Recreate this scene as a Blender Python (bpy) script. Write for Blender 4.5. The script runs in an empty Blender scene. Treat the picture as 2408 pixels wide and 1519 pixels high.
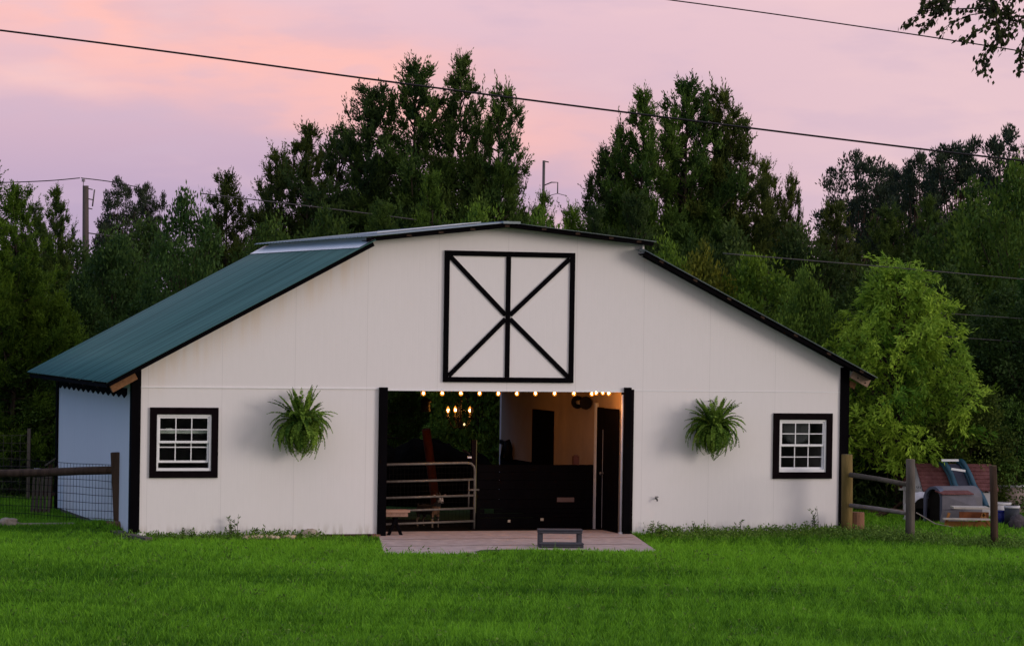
import bpy, math, random
import numpy as np
from math import sin, cos, pi, radians, sqrt
from mathutils import Vector, Matrix

sc = bpy.context.scene
COL = sc.collection
R = random.Random(7)
NP = np.random.default_rng(11)

# ------------------------------------------------------------------ camera
F, PIT, ROL, CAMZ = 7410.9, 0.00263, 0.01509, 3.7107      # focal length in units of a 2408 wide frame
BX, BY, BT = -6.0908, 50.8656, 0.32037                     # barn front corner and its turn
cam = bpy.data.objects.new('camera', bpy.data.cameras.new('camera'))
COL.objects.link(cam)
cam.data.sensor_width = 36.0
cam.data.lens = 36.0 * F / 2408.0
cam.data.clip_start = 0.5
cam.data.clip_end = 3000
cam.location = (0, 0, CAMZ)
cam.matrix_world = Matrix.Translation((0, 0, CAMZ)) @ Matrix.Rotation(pi / 2 - PIT, 4, 'X') @ Matrix.Rotation(ROL, 4, 'Z')
sc.camera = cam

# ------------------------------------------------------------------ world: dusk sky
SUN_AZ, SUN_EL = radians(110), radians(10)                 # azimuth from +Y towards +X: low on the right
W = bpy.data.worlds.new('World'); sc.world = W; W.use_nodes = True
nt = W.node_tree; nt.nodes.clear()
def wn(t, **k):
    n = nt.nodes.new(t)
    for a, b in k.items(): setattr(n, a, b)
    return n
def wm(op, a, b=None, c=None):
    n = wn('ShaderNodeMath', operation=op)
    for i, v in enumerate((a, b, c)):
        if v is None: continue
        if isinstance(v, (int, float)): n.inputs[i].default_value = v
        else: nt.links.new(v, n.inputs[i])
    return n.outputs[0]
def wmix(fac, a, b):
    n = wn('ShaderNodeMix', data_type='RGBA')
    for i, v in ((0, fac), (6, a), (7, b)):
        if isinstance(v, (int, float)): n.inputs[i].default_value = v
        elif isinstance(v, tuple): n.inputs[i].default_value = (*v, 1)
        else: nt.links.new(v, n.inputs[i])
    return n.outputs[2]
def wstep(v, lo, hi, a=0.0, b=1.0):
    n = wn('ShaderNodeMapRange', interpolation_type='SMOOTHSTEP')
    nt.links.new(v, n.inputs[0])
    for i, x in enumerate((lo, hi, a, b)): n.inputs[i + 1].default_value = x
    return n.outputs[0]
tc = wn('ShaderNodeTexCoord')
sx = wn('ShaderNodeSeparateXYZ'); nt.links.new(tc.outputs['Generated'], sx.inputs[0])
X_, Y_, Z_ = sx.outputs
ramp = wn('ShaderNodeValToRGB'); nt.links.new(Z_, ramp.inputs[0])
cr = ramp.color_ramp
while len(cr.elements) < 6: cr.elements.new(0.5)
for e, (p, c) in zip(cr.elements, [(0.0, (.38, .31, .46)), (.035, (.44, .33, .48)), (.065, (.60, .40, .49)), (.10, (.70, .465, .53)), (.28, (.66, .56, .68)), (.9, (.52, .58, .76))]):
    e.position = p; e.color = (*c, 1)
mp = wn('ShaderNodeMapping'); nt.links.new(tc.outputs['Generated'], mp.inputs[0])
mp.inputs['Scale'].default_value = (9, 9, 34); mp.inputs['Rotation'].default_value = (0, radians(14), 0)
def wnoise(scale, det, off):
    n = wn('ShaderNodeTexNoise', noise_dimensions='3D')
    m2 = wn('ShaderNodeVectorMath', operation='ADD'); nt.links.new(mp.outputs[0], m2.inputs[0]); m2.inputs[1].default_value = off
    nt.links.new(m2.outputs[0], n.inputs['Vector'])
    n.inputs['Scale'].default_value = scale; n.inputs['Detail'].default_value = det; n.inputs['Roughness'].default_value = .5
    return n.outputs[0]
n1 = wnoise(1.3, 4, (3.1, 0, 1.7)); n2 = wnoise(2.6, 5, (9.0, 2, 4.0))
# salmon streaks: a slanting band in the sky ahead, broken by noise
band = wm('ADD', Z_, wm('MULTIPLY', X_, .23))             # constant along the streak
band = wm('ADD', band, wm('MULTIPLY', wm('SUBTRACT', n1, .5), .045))
s1 = wm('MULTIPLY', wstep(band, .030, .056), wstep(band, .090, .060))
s1 = wm('MULTIPLY', s1, wstep(X_, .10, -.03))
s1 = wm('MULTIPLY', s1, wstep(n2, .32, .58, .35, 1.0))
skyc = wmix(wm('MULTIPLY', s1, .95), ramp.outputs[0], (.90, .455, .40))
# lighter rosy right side, lilac patches
skyc = wmix(wm('MULTIPLY', wstep(X_, -.03, .16), wstep(Z_, .25, .03)), skyc, (.70, .485, .53))
skyc = wmix(wm('MULTIPLY', wstep(n2, .46, .68), .40), skyc, (.53, .39, .51))
skyc = wmix(wm('MULTIPLY', wstep(n1, .52, .75), .45), skyc, (.80, .53, .53))
# blue dusk sky to the left, pale warm sky behind the camera
skyc = wmix(wm('MULTIPLY', wstep(X_, -.20, -.75), .96), skyc, (.13, .27, .56))
skyc = wmix(wm('MULTIPLY', wstep(Y_, -.1, -.8), wstep(X_, -.8, -.2)), skyc, (.66, .58, .60))
ns = wn('ShaderNodeTexSky', sky_type='NISHITA'); ns.sun_disc = False
ns.sun_elevation = SUN_EL; ns.sun_rotation = SUN_AZ
bg1 = wn('ShaderNodeBackground'); nt.links.new(skyc, bg1.inputs[0]); bg1.inputs[1].default_value = .92
bg2 = wn('ShaderNodeBackground'); nt.links.new(ns.outputs[0], bg2.inputs[0]); bg2.inputs[1].default_value = .006
ad = wn('ShaderNodeAddShader'); nt.links.new(bg1.outputs[0], ad.inputs[0]); nt.links.new(bg2.outputs[0], ad.inputs[1])
wo = wn('ShaderNodeOutputWorld'); nt.links.new(ad.outputs[0], wo.inputs[0])
# ------------------------------------------------------------------ sun
sl = bpy.data.lights.new('sun', 'SUN'); sl.energy = 1.0; sl.angle = radians(20); sl.color = (1.0, .89, .80)
so = bpy.data.objects.new('sun', sl); COL.objects.link(so)
sd = Vector((sin(SUN_AZ) * cos(SUN_EL), cos(SUN_AZ) * cos(SUN_EL), sin(SUN_EL)))
so.rotation_euler = sd.to_track_quat('Z', 'Y').to_euler(); so.location = sd * 60
sc.view_settings.view_transform = 'Standard'; sc.view_settings.look = 'None'
sc.view_settings.exposure = 0.32; sc.view_settings.gamma = 1.0
sc.view_settings.use_curve_mapping = False
sc.cycles.max_bounces = 6; sc.cycles.diffuse_bounces = 3; sc.cycles.glossy_bounces = 2; sc.cycles.transparent_max_bounces = 6
sc.cycles.use_denoising = True

# ------------------------------------------------------------------ measuring helpers (photo frame 2408 x 1519)
def ray(px, py):
    dx, dy = px - 1204, py - 759.5
    c, s = cos(ROL), sin(ROL)
    r, up = (dx * c + dy * s) / F, (dx * s - dy * c) / F
    c, s = cos(PIT), sin(PIT)
    return Vector((r, c + up * s, -s + up * c))
def at(px, py, Y):
    d = ray(px, py); return d * (Y / d.y) + Vector((0, 0, CAMZ))
def gnd(px, py, z=0.0):
    d = ray(px, py); return d * ((z - CAMZ) / d.z) + Vector((0, 0, CAMZ))
BM = Matrix.Translation((BX, BY, 0)) @ Matrix.Rotation(BT, 4, 'Z')
BMI = BM.inverted()
def bw(a, b, z): return BM @ Vector((a, b, z))
def hump(x, y):
    """height of the ground: level, small swells, a low bank at the barn's near left corner"""
    x = np.asarray(x, float); y = np.asarray(y, float)
    z = .022 * np.sin(x * .9 + .4) * np.sin(y * .55) + .015 * np.sin(x * 2.1 + y * 1.3)
    z = z * np.clip((50.5 - y) / 2.0, 0, 1)
    z = z + .03 * np.exp(-((y - 48.6) / 1.1) ** 2) * np.clip((3.2 - np.abs(x)) / 1.0, 0, 1)
    z = z + .19 * np.exp(-((x + 6.75) / .55) ** 2 - ((y - 51.9) / .9) ** 2)
    z = z + .06 * np.clip((y - 55) / 8, 0, 1)
    return z
def hz(x, y): return float(hump(x, y))

# ------------------------------------------------------------------ materials
MATS = {}
def mat(name, col, rough=.7, var=.12, scale=6., stretch=(1, 1, 1), bump=.0, bscale=40., metal=0., spec=.2, col2=None, emit=None):
    if name in MATS: return MATS[name]
    m = bpy.data.materials.new(name); m.use_nodes = True; t = m.node_tree
    p = t.nodes['Principled BSDF']
    p.inputs['Roughness'].default_value = rough; p.inputs['Metallic'].default_value = metal
    p.inputs['Specular IOR Level'].default_value = spec
    tc = t.nodes.new('ShaderNodeTexCoord'); mp = t.nodes.new('ShaderNodeMapping'); mp.inputs['Scale'].default_value = stretch
    t.links.new(tc.outputs['Object'], mp.inputs[0])
    n = t.nodes.new('ShaderNodeTexNoise'); n.inputs['Scale'].default_value = scale; n.inputs['Detail'].default_value = 6; n.inputs['Roughness'].default_value = .62
    t.links.new(mp.outputs[0], n.inputs['Vector'])
    rm = t.nodes.new('ShaderNodeMapRange'); t.links.new(n.outputs[0], rm.inputs[0])
    rm.inputs[1].default_value = .3; rm.inputs[2].default_value = .7
    mx = t.nodes.new('ShaderNodeMix'); mx.data_type = 'RGBA'; t.links.new(rm.outputs[0], mx.inputs[0])
    c2 = col2 if col2 else tuple(min(1, c * (1 + var)) for c in col)
    c1 = col if col2 else tuple(c * (1 - var) for c in col)
    mx.inputs[6].default_value = (*c1, 1); mx.inputs[7].default_value = (*c2, 1)
    t.links.new(mx.outputs[2], p.inputs['Base Color'])
    if bump:
        n2 = t.nodes.new('ShaderNodeTexNoise'); n2.inputs['Scale'].default_value = bscale; n2.inputs['Detail'].default_value = 4
        t.links.new(mp.outputs[0], n2.inputs['Vector'])
        b = t.nodes.new('ShaderNodeBump'); b.inputs['Strength'].default_value = bump; b.inputs['Distance'].default_value = .02
        t.links.new(n2.outputs[0], b.inputs['Height']); t.links.new(b.outputs[0], p.inputs['Normal'])
    if emit:
        p.inputs['Emission Color'].default_value = (*emit[0], 1); p.inputs['Emission Strength'].default_value = emit[1]
    MATS[name] = m; return m

def siding_mat():
    """painted plywood siding: fine vertical grooves, sheet joints, a few tan drips below the left rake"""
    m = bpy.data.materials.new('white_siding'); m.use_nodes = True; t = m.node_tree; L = t.links
    p = t.nodes['Principled BSDF']; p.inputs['Roughness'].default_value = .62; p.inputs['Specular IOR Level'].default_value = .3
    def N(ty, **k):
        n = t.nodes.new(ty)
        for a, b in k.items(): setattr(n, a, b)
        return n
    def M(op, a, b=None):
        n = N('ShaderNodeMath', operation=op)
        for i, v in enumerate((a, b)):
            if v is None: continue
            if isinstance(v, (int, float)): n.inputs[i].default_value = v
            else: L.new(v, n.inputs[i])
        return n.outputs[0]
    def MR(v, a, b, c, d):
        n = N('ShaderNodeMapRange', interpolation_type='SMOOTHSTEP'); L.new(v, n.inputs[0])
        for i, x in enumerate((a, b, c, d)): n.inputs[i + 1].default_value = x
        return n.outputs[0]
    tc = N('ShaderNodeTexCoord'); s = N('ShaderNodeSeparateXYZ'); L.new(tc.outputs['Object'], s.inputs[0])
    xy = M('ADD', s.outputs[0], s.outputs[1])
    def noise(sc_, st, det=4):
        mp = N('ShaderNodeMapping'); mp.inputs['Scale'].default_value = st; L.new(tc.outputs['Object'], mp.inputs[0])
        n = N('ShaderNodeTexNoise'); n.inputs['Scale'].default_value = sc_; n.inputs['Detail'].default_value = det
        L.new(mp.outputs[0], n.inputs['Vector']); return n.outputs[0]
    big = noise(.8, (1, 1, .6)); fine = noise(14, (1, 1, .25)); drip = noise(7, (1, 1, .10), 3)
    def mix(f, a, b):
        n = N('ShaderNodeMix', data_type='RGBA')
        for i, v in ((0, f), (6, a), (7, b)):
            if isinstance(v, (int, float)): n.inputs[i].default_value = v
            elif isinstance(v, tuple): n.inputs[i].default_value = (*v, 1)
            else: L.new(v, n.inputs[i])
        return n.outputs[2]
    c = mix(big, (.745, .708, .708), (.775, .742, .742))
    c = mix(M('MULTIPLY', MR(fine, .35, .7, 0, 1), .12), c, (.66, .64, .63))
    # sheet joints every 1.22 m
    fr = M('FRACT', M('DIVIDE', M('ADD', xy, .98), 1.22)); d = M('ABSOLUTE', M('SUBTRACT', fr, .5))
    joint = MR(d, .4945, .4985, 0, 1)
    c = mix(M('MULTIPLY', joint, .30), c, (.42, .40, .39))
    # tan runs under the left rake
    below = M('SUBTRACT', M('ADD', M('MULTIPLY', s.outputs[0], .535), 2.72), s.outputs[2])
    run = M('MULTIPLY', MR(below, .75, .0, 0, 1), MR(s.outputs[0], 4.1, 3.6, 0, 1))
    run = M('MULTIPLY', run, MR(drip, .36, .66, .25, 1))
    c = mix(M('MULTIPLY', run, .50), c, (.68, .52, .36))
    # splashed dirt near the ground
    dirt = M('MULTIPLY', MR(s.outputs[2], .28, .02, 0, 1), MR(fine, .42, .62, 0, .5))
    c = mix(dirt, c, (.36, .30, .24))
    L.new(c, p.inputs['Base Color'])
    fr2 = M('FRACT', M('DIVIDE', xy, .1016)); g = MR(M('ABSOLUTE', M('SUBTRACT', fr2, .5)), .42, .49, 0, 1)
    h = M('ADD', M('MULTIPLY', M('ADD', g, joint), -.5), M('MULTIPLY', fine, .45))
    b = N('ShaderNodeBump'); b.inputs['Strength'].default_value = .16; b.inputs['Distance'].default_value = .005
    L.new(h, b.inputs['Height']); L.new(b.outputs[0], p.inputs['Normal'])
    return m

def leaf_mat(name, dark, light, trans=.25, rough=.55):
    """two greens mixed by a per-leaf tint, times the object's own colour"""
    m = bpy.data.materials.new(name); m.use_nodes = True; t = m.node_tree; L = t.links
    p = t.nodes['Principled BSDF']; p.inputs['Roughness'].default_value = rough; p.inputs['Specular IOR Level'].default_value = .08
    a = t.nodes.new('ShaderNodeAttribute'); a.attribute_name = 'tint'
    mx = t.nodes.new('ShaderNodeMix'); mx.data_type = 'RGBA'; L.new(a.outputs['Fac'], mx.inputs[0])
    mx.inputs[6].default_value = (*dark, 1); mx.inputs[7].default_value = (*light, 1)
    oi = t.nodes.new('ShaderNodeObjectInfo')
    mu = t.nodes.new('ShaderNodeMix'); mu.data_type = 'RGBA'; mu.blend_type = 'MULTIPLY'; mu.inputs[0].default_value = 1
    L.new(mx.outputs[2], mu.inputs[6]); L.new(oi.outputs['Color'], mu.inputs[7])
    L.new(mu.outputs[2], p.inputs['Base Color'])
    tr = t.nodes.new('ShaderNodeBsdfTranslucent'); L.new(mu.outputs[2], tr.inputs[0])
    ms = t.nodes.new('ShaderNodeMixShader'); ms.inputs[0].default_value = trans
    L.new(p.outputs[0], ms.inputs[1]); L.new(tr.outputs[0], ms.inputs[2])
    L.new(ms.outputs[0], t.nodes['Material Output'].inputs[0])
    return m

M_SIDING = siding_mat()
M_BLACK = mat('black_paint', (.0028, .0022, .0032), .8, .25, 9, (1, 1, .3), .15, 30, spec=.03)
M_TRIM = mat('dark_trim', (.0060, .0035, .0046), .8, .25, 9, (1, 1, .3), .15, 30, spec=.03)
M_VINYL = mat('white_vinyl', (.78, .78, .80), .35, .04)
M_ROOF = mat('teal_metal_roof', (.007, .050, .045), .55, .22, 3.2, (.08, 11, .08), .05, 60, spec=.18, col2=(.080, .205, .180))  # paler streaks down the slope stand in for highlights on the ribs
M_ROOFL = mat('weathered_metal_roof', (.22, .26, .27), .45, .2, 2.5, (.4, 4, .4), .05, 60)
M_ALU = mat('bare_flashing', (.90, .90, .90), .4, .06, 5, (1, 1, 1), .1, 12)
M_GALV = mat('galvanised_steel', (.12, .108, .10), .5, .3, 14, (1, 1, 1), .2, 60, metal=.35)
M_RAFTER = mat('rough_lumber', (.16, .075, .035), .8, .4, 8, (1, 1, 1), .4, 30, col2=(.27, .13, .06))
M_OLDWOOD = mat('weathered_wood', (.034, .020, .013), .9, .4, 9, (1, 1, .12), .6, 40, col2=(.085, .052, .034))
M_PURL = mat('purlin_wood', (.045, .028, .020), .9, .3, 9, spec=.1)
M_GREYWOOD = mat('grey_wood', (.060, .052, .045), .9, .4, 9, (1, 1, .15), .6, 40, col2=(.135, .115, .095))
M_YELLOWWOOD = mat('yellowish_post_wood', (.10, .075, .022), .9, .4, 7, (1, 1, .2), .6, 40, col2=(.22, .15, .055))  # yellowish brown wood tone
M_REDWOOD = mat('reddish_wood', (.09, .022, .012), .85, .35, 8, (1, 1, .2), .5, 40)
M_CONC = mat('pale_concrete', (.32, .255, .235), .9, .2, 5, (1, 1, 1), .4, 50, col2=(.50, .40, .375))
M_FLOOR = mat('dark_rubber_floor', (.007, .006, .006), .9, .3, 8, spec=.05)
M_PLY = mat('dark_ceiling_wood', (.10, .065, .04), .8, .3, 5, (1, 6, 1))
M_INDIM = mat('dimmed_aisle_wall', (.30, .225, .17), .75, .07, 5, (1, 1, .5), .15, 30)  # brown for a white wall: the aisle's dimness is in this colour
M_GRAYPLASTIC = mat('grey_plastic', (.055, .055, .066), .55, .18, 10, bump=.1)
M_DARKIRON = mat('black_iron', (.006, .005, .005), .6, .2, spec=.1)
M_STONE = mat('field_stone', (.22, .18, .14), .9, .35, 14, bump=.6, bscale=25, col2=(.42, .36, .29))
M_CABLE = mat('black_cable', (.012, .009, .011), .6, .2)
M_WIREBG = mat('grey_wire', (.085, .075, .072), .6, .2)
M_BARK = mat('bark', (.045, .032, .024), .95, .4, 7, (1, 1, .2), .7, 30)
M_PINEBARK = mat('pine_bark', (.075, .045, .032), .95, .4, 7, (1, 1, .2), .7, 30)
M_CEDAR = leaf_mat('cedar_leaf', (.012, .032, .014), (.085, .130, .026))
M_BROAD = leaf_mat('broad_leaf', (.016, .040, .014), (.095, .145, .032))
M_BRIGHT = leaf_mat('bright_leaf', (.060, .155, .016), (.32, .48, .05), .35)
M_PINE = leaf_mat('pine_needle', (.014, .026, .018), (.050, .070, .032), .1)
M_FERN = leaf_mat('fern_leaf', (.022, .075, .012), (.27, .43, .06), .35)
M_WEED = leaf_mat('weed_leaf', (.035, .085, .012), (.17, .29, .05), .3)
M_GRASS = leaf_mat('grass_blade', (.013, .076, .006), (.215, .49, .028), .3, .5)
M_EARTH = mat('lawn_soil', (.015, .055, .006), .95, .35, 1.4, bump=.5, bscale=30, col2=(.035, .075, .012))

# ------------------------------------------------------------------ mesh helpers
class MB:
    """collects shapes into one mesh"""
    def __init__(s): s.v = []; s.f = []; s.sm = []
    def add(s, vs, fs, smooth=False):
        o = len(s.v); s.v += [tuple(v) for v in vs]
        for f in fs: s.f.append(tuple(i + o for i in f)); s.sm.append(smooth)
        return s
    def box(s, a, b):
        (x0, y0, z0), (x1, y1, z1) = a, b
        x0, x1 = sorted((x0, x1)); y0, y1 = sorted((y0, y1)); z0, z1 = sorted((z0, z1))
        return s.add([(x0, y0, z0), (x1, y0, z0), (x1, y1, z0), (x0, y1, z0), (x0, y0, z1), (x1, y0, z1), (x1, y1, z1), (x0, y1, z1)],
                     [(3, 2, 1, 0), (4, 5, 6, 7), (0, 1, 5, 4), (1, 2, 6, 5), (2, 3, 7, 6), (3, 0, 4, 7)])
    def beam(s, p, q, w, h, up=(0, 0, 1)):
        p, q = Vector(p), Vector(q); d = (q - p).normalized(); u = Vector(up)
        if abs(d.dot(u)) > .98: u = Vector((0, 1, 0))
        r = d.cross(u).normalized() * (w / 2); t = r.cross(d).normalized() * (h / 2)
        vs = [p - r - t, p + r - t, p + r + t, p - r + t, q - r - t, q + r - t, q + r + t, q - r + t]
        return s.add(vs, [(0, 1, 2, 3), (7, 6, 5, 4), (4, 5, 1, 0), (5, 6, 2, 1), (6, 7, 3, 2), (7, 4, 0, 3)])
    def tube(s, pts, r, n=8, smooth=True):
        pts = [Vector(p) for p in pts]; m = len(pts)
        rs = r if isinstance(r, (list, tuple)) else [r] * m
        vs = []; ref = None
        for i, p in enumerate(pts):
            d = (pts[min(i + 1, m - 1)] - pts[max(i - 1, 0)]).normalized()
            if ref is None or abs(d.dot(ref)) > .95: ref = Vector((1, 0, 0)) if abs(d.x) < .8 else Vector((0, 1, 0))
            a = d.cross(ref).normalized(); b = d.cross(a); ref = b.cross(d) if False else ref
            for k in range(n):
                t = 2 * pi * k / n; vs.append(p + (a * cos(t) + b * sin(t)) * rs[i])
        fs = []
        for i in range(m - 1):
            for k in range(n):
                k2 = (k + 1) % n; fs.append((i * n + k, i * n + k2, (i + 1) * n + k2, (i + 1) * n + k))
        s.add(vs, fs, smooth)
        o = len(s.v) - m * n
        s.f.append(tuple(o + k for k in range(n - 1, -1, -1))); s.sm.append(False)
        s.f.append(tuple(o + (m - 1) * n + k for k in range(n))); s.sm.append(False)
        return s
    def lathe(s, prof, n=20, c=(0, 0, 0), smooth=True):
        vs = []; fs = []
        for r, z in prof:
            for k in range(n):
                t = 2 * pi * k / n; vs.append((c[0] + r * cos(t), c[1] + r * sin(t), c[2] + z))
        for i in range(len(prof) - 1):
            for k in range(n):
                k2 = (k + 1) % n; fs.append((i * n + k, i * n + k2, (i + 1) * n + k2, (i + 1) * n + k))
        return s.add(vs, fs, smooth)
    def prism(s, poly, ext):
        n = len(poly); e = Vector(ext); P = [Vector(p) for p in poly]
        fs = [tuple(range(n)), tuple(range(2 * n - 1, n - 1, -1))]
        for i in range(n): j = (i + 1) % n; fs.append((j, i, i + n, j + n))
        return s.add(P + [p + e for p in P], fs)
    def blob(s, c, r, seed=0, n=10, m=7, jit=.18):
        rr = random.Random(seed); vs = []; fs = []
        for i in range(m + 1):
            ph = pi * i / m
            for k in range(n):
                t = 2 * pi * k / n; q = 1 + jit * (rr.random() - .5) * 2 * (1 if 0 < i < m else 0)
                vs.append((c[0] + r[0] * sin(ph) * cos(t) * q, c[1] + r[1] * sin(ph) * sin(t) * q, c[2] + r[2] * cos(ph) * q))
        for i in range(m):
            for k in range(n): k2 = (k + 1) % n; fs.append((i * n + k2, i * n + k, (i + 1) * n + k, (i + 1) * n + k2))
        return s.add(vs, fs, True)
    def build(s, name, material, parent=None, loc=None, bevel=0):
        me = bpy.data.meshes.new(name); me.from_pydata(s.v, [], s.f)
        me.polygons.foreach_set('use_smooth', s.sm); me.update()
        return link(name, me, material, parent, loc, bevel)
def link(name, me, material, parent=None, loc=None, bevel=0):
    o = bpy.data.objects.new(name, me); COL.objects.link(o)
    if material: me.materials.append(material)
    if parent: o.parent = parent
    if loc is not None: o.location = loc
    if bevel:
        b = o.modifiers.new('bevel', 'BEVEL'); b.width = bevel; b.segments = 2; b.limit_method = 'ANGLE'
    return o
def np_mesh(name, V, Fc, tint=None, smooth=False):
    me = bpy.data.meshes.new(name); n, k = Fc.shape
    me.vertices.add(len(V)); me.vertices.foreach_set('co', np.ascontiguousarray(V, np.float32).ravel())
    me.loops.add(n * k); me.loops.foreach_set('vertex_index', np.ascontiguousarray(Fc, np.int32).ravel())
    me.polygons.add(n); me.polygons.foreach_set('loop_start', np.arange(0, n * k, k, dtype=np.int32))
    me.polygons.foreach_set('loop_total', np.full(n, k, np.int32))
    if smooth: me.polygons.foreach_set('use_smooth', np.ones(n, bool))
    if tint is not None:
        at_ = me.attributes.new('tint', 'FLOAT', 'POINT'); at_.data.foreach_set('value', np.ascontiguousarray(tint, np.float32))
    me.update(); return me
def thing(name, label, cat, loc=(0, 0, 0), rotz=0., group=None, tilt=None):
    o = bpy.data.objects.new(name, None); COL.objects.link(o); o.empty_display_size = .2
    o.location = loc; o.rotation_euler = (tilt[0] if tilt else 0, tilt[1] if tilt else 0, rotz)
    return tag(o, label, cat, group)
def tag(o, label, cat, group=None, kind=None):
    o['label'] = label; o['category'] = cat
    if group: o['group'] = group
    if kind: o['kind'] = kind
    return o
def bthing(name, label, cat, a, b, z, group=None):
    return thing(name, label, cat, bw(a, b, z), BT, group)

# leaf clouds -------------------------------------------------------
def unit(v): return v / np.maximum(np.linalg.norm(v, axis=1, keepdims=True), 1e-6)
def leaves(P, D, ln, wd, rng, flat=None):
    """one diamond per point P along D; returns verts, quads"""
    n = len(P); D = unit(D)
    rnd = rng.normal(size=(n, 3)) if flat is None else flat + rng.normal(size=(n, 3)) * .35
    S = unit(np.cross(D, rnd)); Nn = np.cross(S, D)
    ln = np.broadcast_to(ln, (n,))[:, None]; wd = np.broadcast_to(wd, (n,))[:, None]
    mid = P + D * ln * .45 + Nn * ln * .06
    V = np.empty((n, 4, 3)); V[:, 0] = P; V[:, 1] = mid + S * wd * .5; V[:, 2] = P + D * ln; V[:, 3] = mid - S * wd * .5
    return V.reshape(-1, 3), np.arange(4 * n).reshape(n, 4)

def gen_cedar(seed, h=10., r=2.2, nb=80, tips=3, fat=1.0):
    """red cedar: broad ragged cone, plume-like tufts that sweep up at the ends, several small spires"""
    rng = np.random.default_rng(seed); rr = random.Random(seed)
    tr = MB(); P = []; D = []; T = []; LN = []
    def tuft(c, ax, R_, tn, n=9):
        ax = ax / np.linalg.norm(ax)
        for _ in range(n):
            d = ax + rng.normal(size=3) * .46; d /= np.linalg.norm(d); L = R_ * rr.uniform(.8, 1.55); k = 15
            s = (np.arange(k) + rng.random(k)) / k
            st = c + rng.normal(size=3) * R_ * .18
            base = st + np.outer(s * L, d) + np.outer((s * L) ** 2 * .5, [0, 0, 1]) + rng.normal(size=(k, 3)) * .022
            P.append(base); D.append(d * .95 + rng.normal(size=(k, 3)) * .40 + np.array([0, 0, .2]))
            T.append(np.clip(tn + s * .28 + rng.normal(size=k) * .12, 0, 1)); LN.append(.13 * (1.1 - .4 * s))
    leaders = [(0, 0, h, 1.0)] + [(rr.choice([-1, 1]) * rr.uniform(.22, .85) * r, rr.uniform(-.6, .6) * r, 0, 0) for _ in range(tips - 1)]
    leaders = leaders[:1] + [(x, y, h * (1.0 - .42 * sqrt(x * x + y * y) / r) * rr.uniform(.80, .97), rr.uniform(.30, .48)) for x, y, _, _ in leaders[1:]]
    FR = (0, .2, .4, .6, .8, 1)
    for li, (lx, ly, lh, ls) in enumerate(leaders):
        z0 = 0 if li == 0 else h * .35
        pts = [(lx * f ** .7 if li else .08 * sin(7 * f + seed), ly * f ** .7 if li else .06 * cos(5 * f + seed), z0 + (lh - z0) * f) for f in FR]
        r0 = .13 if li == 0 else .06
        tr.tube(pts, [r0 * (1 - .93 * f) for f in FR], 6)
        n = int(nb * (1 if li == 0 else .34))
        for i in range(n):
            t = .03 + .95 * (i + rr.random()) / n
            if li: t = .3 + .7 * t
            bx, by = np.interp(t, FR, [p[0] for p in pts]), np.interp(t, FR, [p[1] for p in pts]); z = z0 + (lh - z0) * t
            prof = np.interp(t, (0, .1, .35, .6, .78, .9, 1), (.75, .95, 1, .84, .50, .22, .03))
            L = r * ls * prof * fat * rr.choice([rr.uniform(.35, .7), rr.uniform(.7, 1.0), rr.uniform(.9, 1.32)])
            az = i * 2.39996 + rr.uniform(-.6, .6) + li
            el = radians(rr.uniform(-14, 22) + 30 * t * t); up = rr.uniform(.05, .35)
            dh = np.array([cos(az), sin(az), 0]); p0 = np.array([bx, by, z])
            q = lambda s: p0 + dh * (L * s * cos(el)) + np.array([0, 0, L * s * sin(el) + up * L * s * s])
            if L > .5: tr.tube([q(0), q(.5), q(.97)], [.030, .020, .007], 4)
            tn = rr.uniform(.0, .55); nt_ = max(1, int(L / .30 + .5))
            for j in range(nt_):
                s = .32 + .68 * (j + rr.random() * .8) / nt_ if nt_ > 1 else .9
                tan = q(s) - q(s - .08) + 1e-6
                c = q(s) + rng.normal(size=3) * .12
                tuft(c, unit(tan[None])[0] * .9 + np.array([0, 0, .18 + .75 * t]) + rng.normal(size=3) * .36, rr.uniform(.24, .44) * (1.1 - .5 * t), tn + .12 * s, 8 if s < .8 else 10)
            tuft(q(1), dh * .55 + np.array([0, 0, .35 + .8 * t]), .40 * (1.1 - .35 * t), tn + .25, 4)
            if rr.random() < .13 and L > .6:              # an end that turns up into a little spire
                c = q(1)
                for m in range(3): tuft(c + np.array([0, 0, .22 * m]), np.array([0, 0, 1.]) + rng.normal(size=3) * .2, .32 - .06 * m, tn + .2, 6)
        for m in range(5): tuft(np.array([pts[-1][0], pts[-1][1], lh - 1.0 + .22 * m]), np.array([0, 0, 1.]) + rng.normal(size=3) * .22, .34 - .05 * m, .3, 7 - m)
    P = np.concatenate(P); D = np.concatenate(D); T = np.concatenate(T); LN = np.concatenate(LN)
    V, Q = leaves(P, D, LN, LN * .34, rng)
    return tr, np_mesh('crown', V, Q, np.repeat(T, 4))

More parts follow.
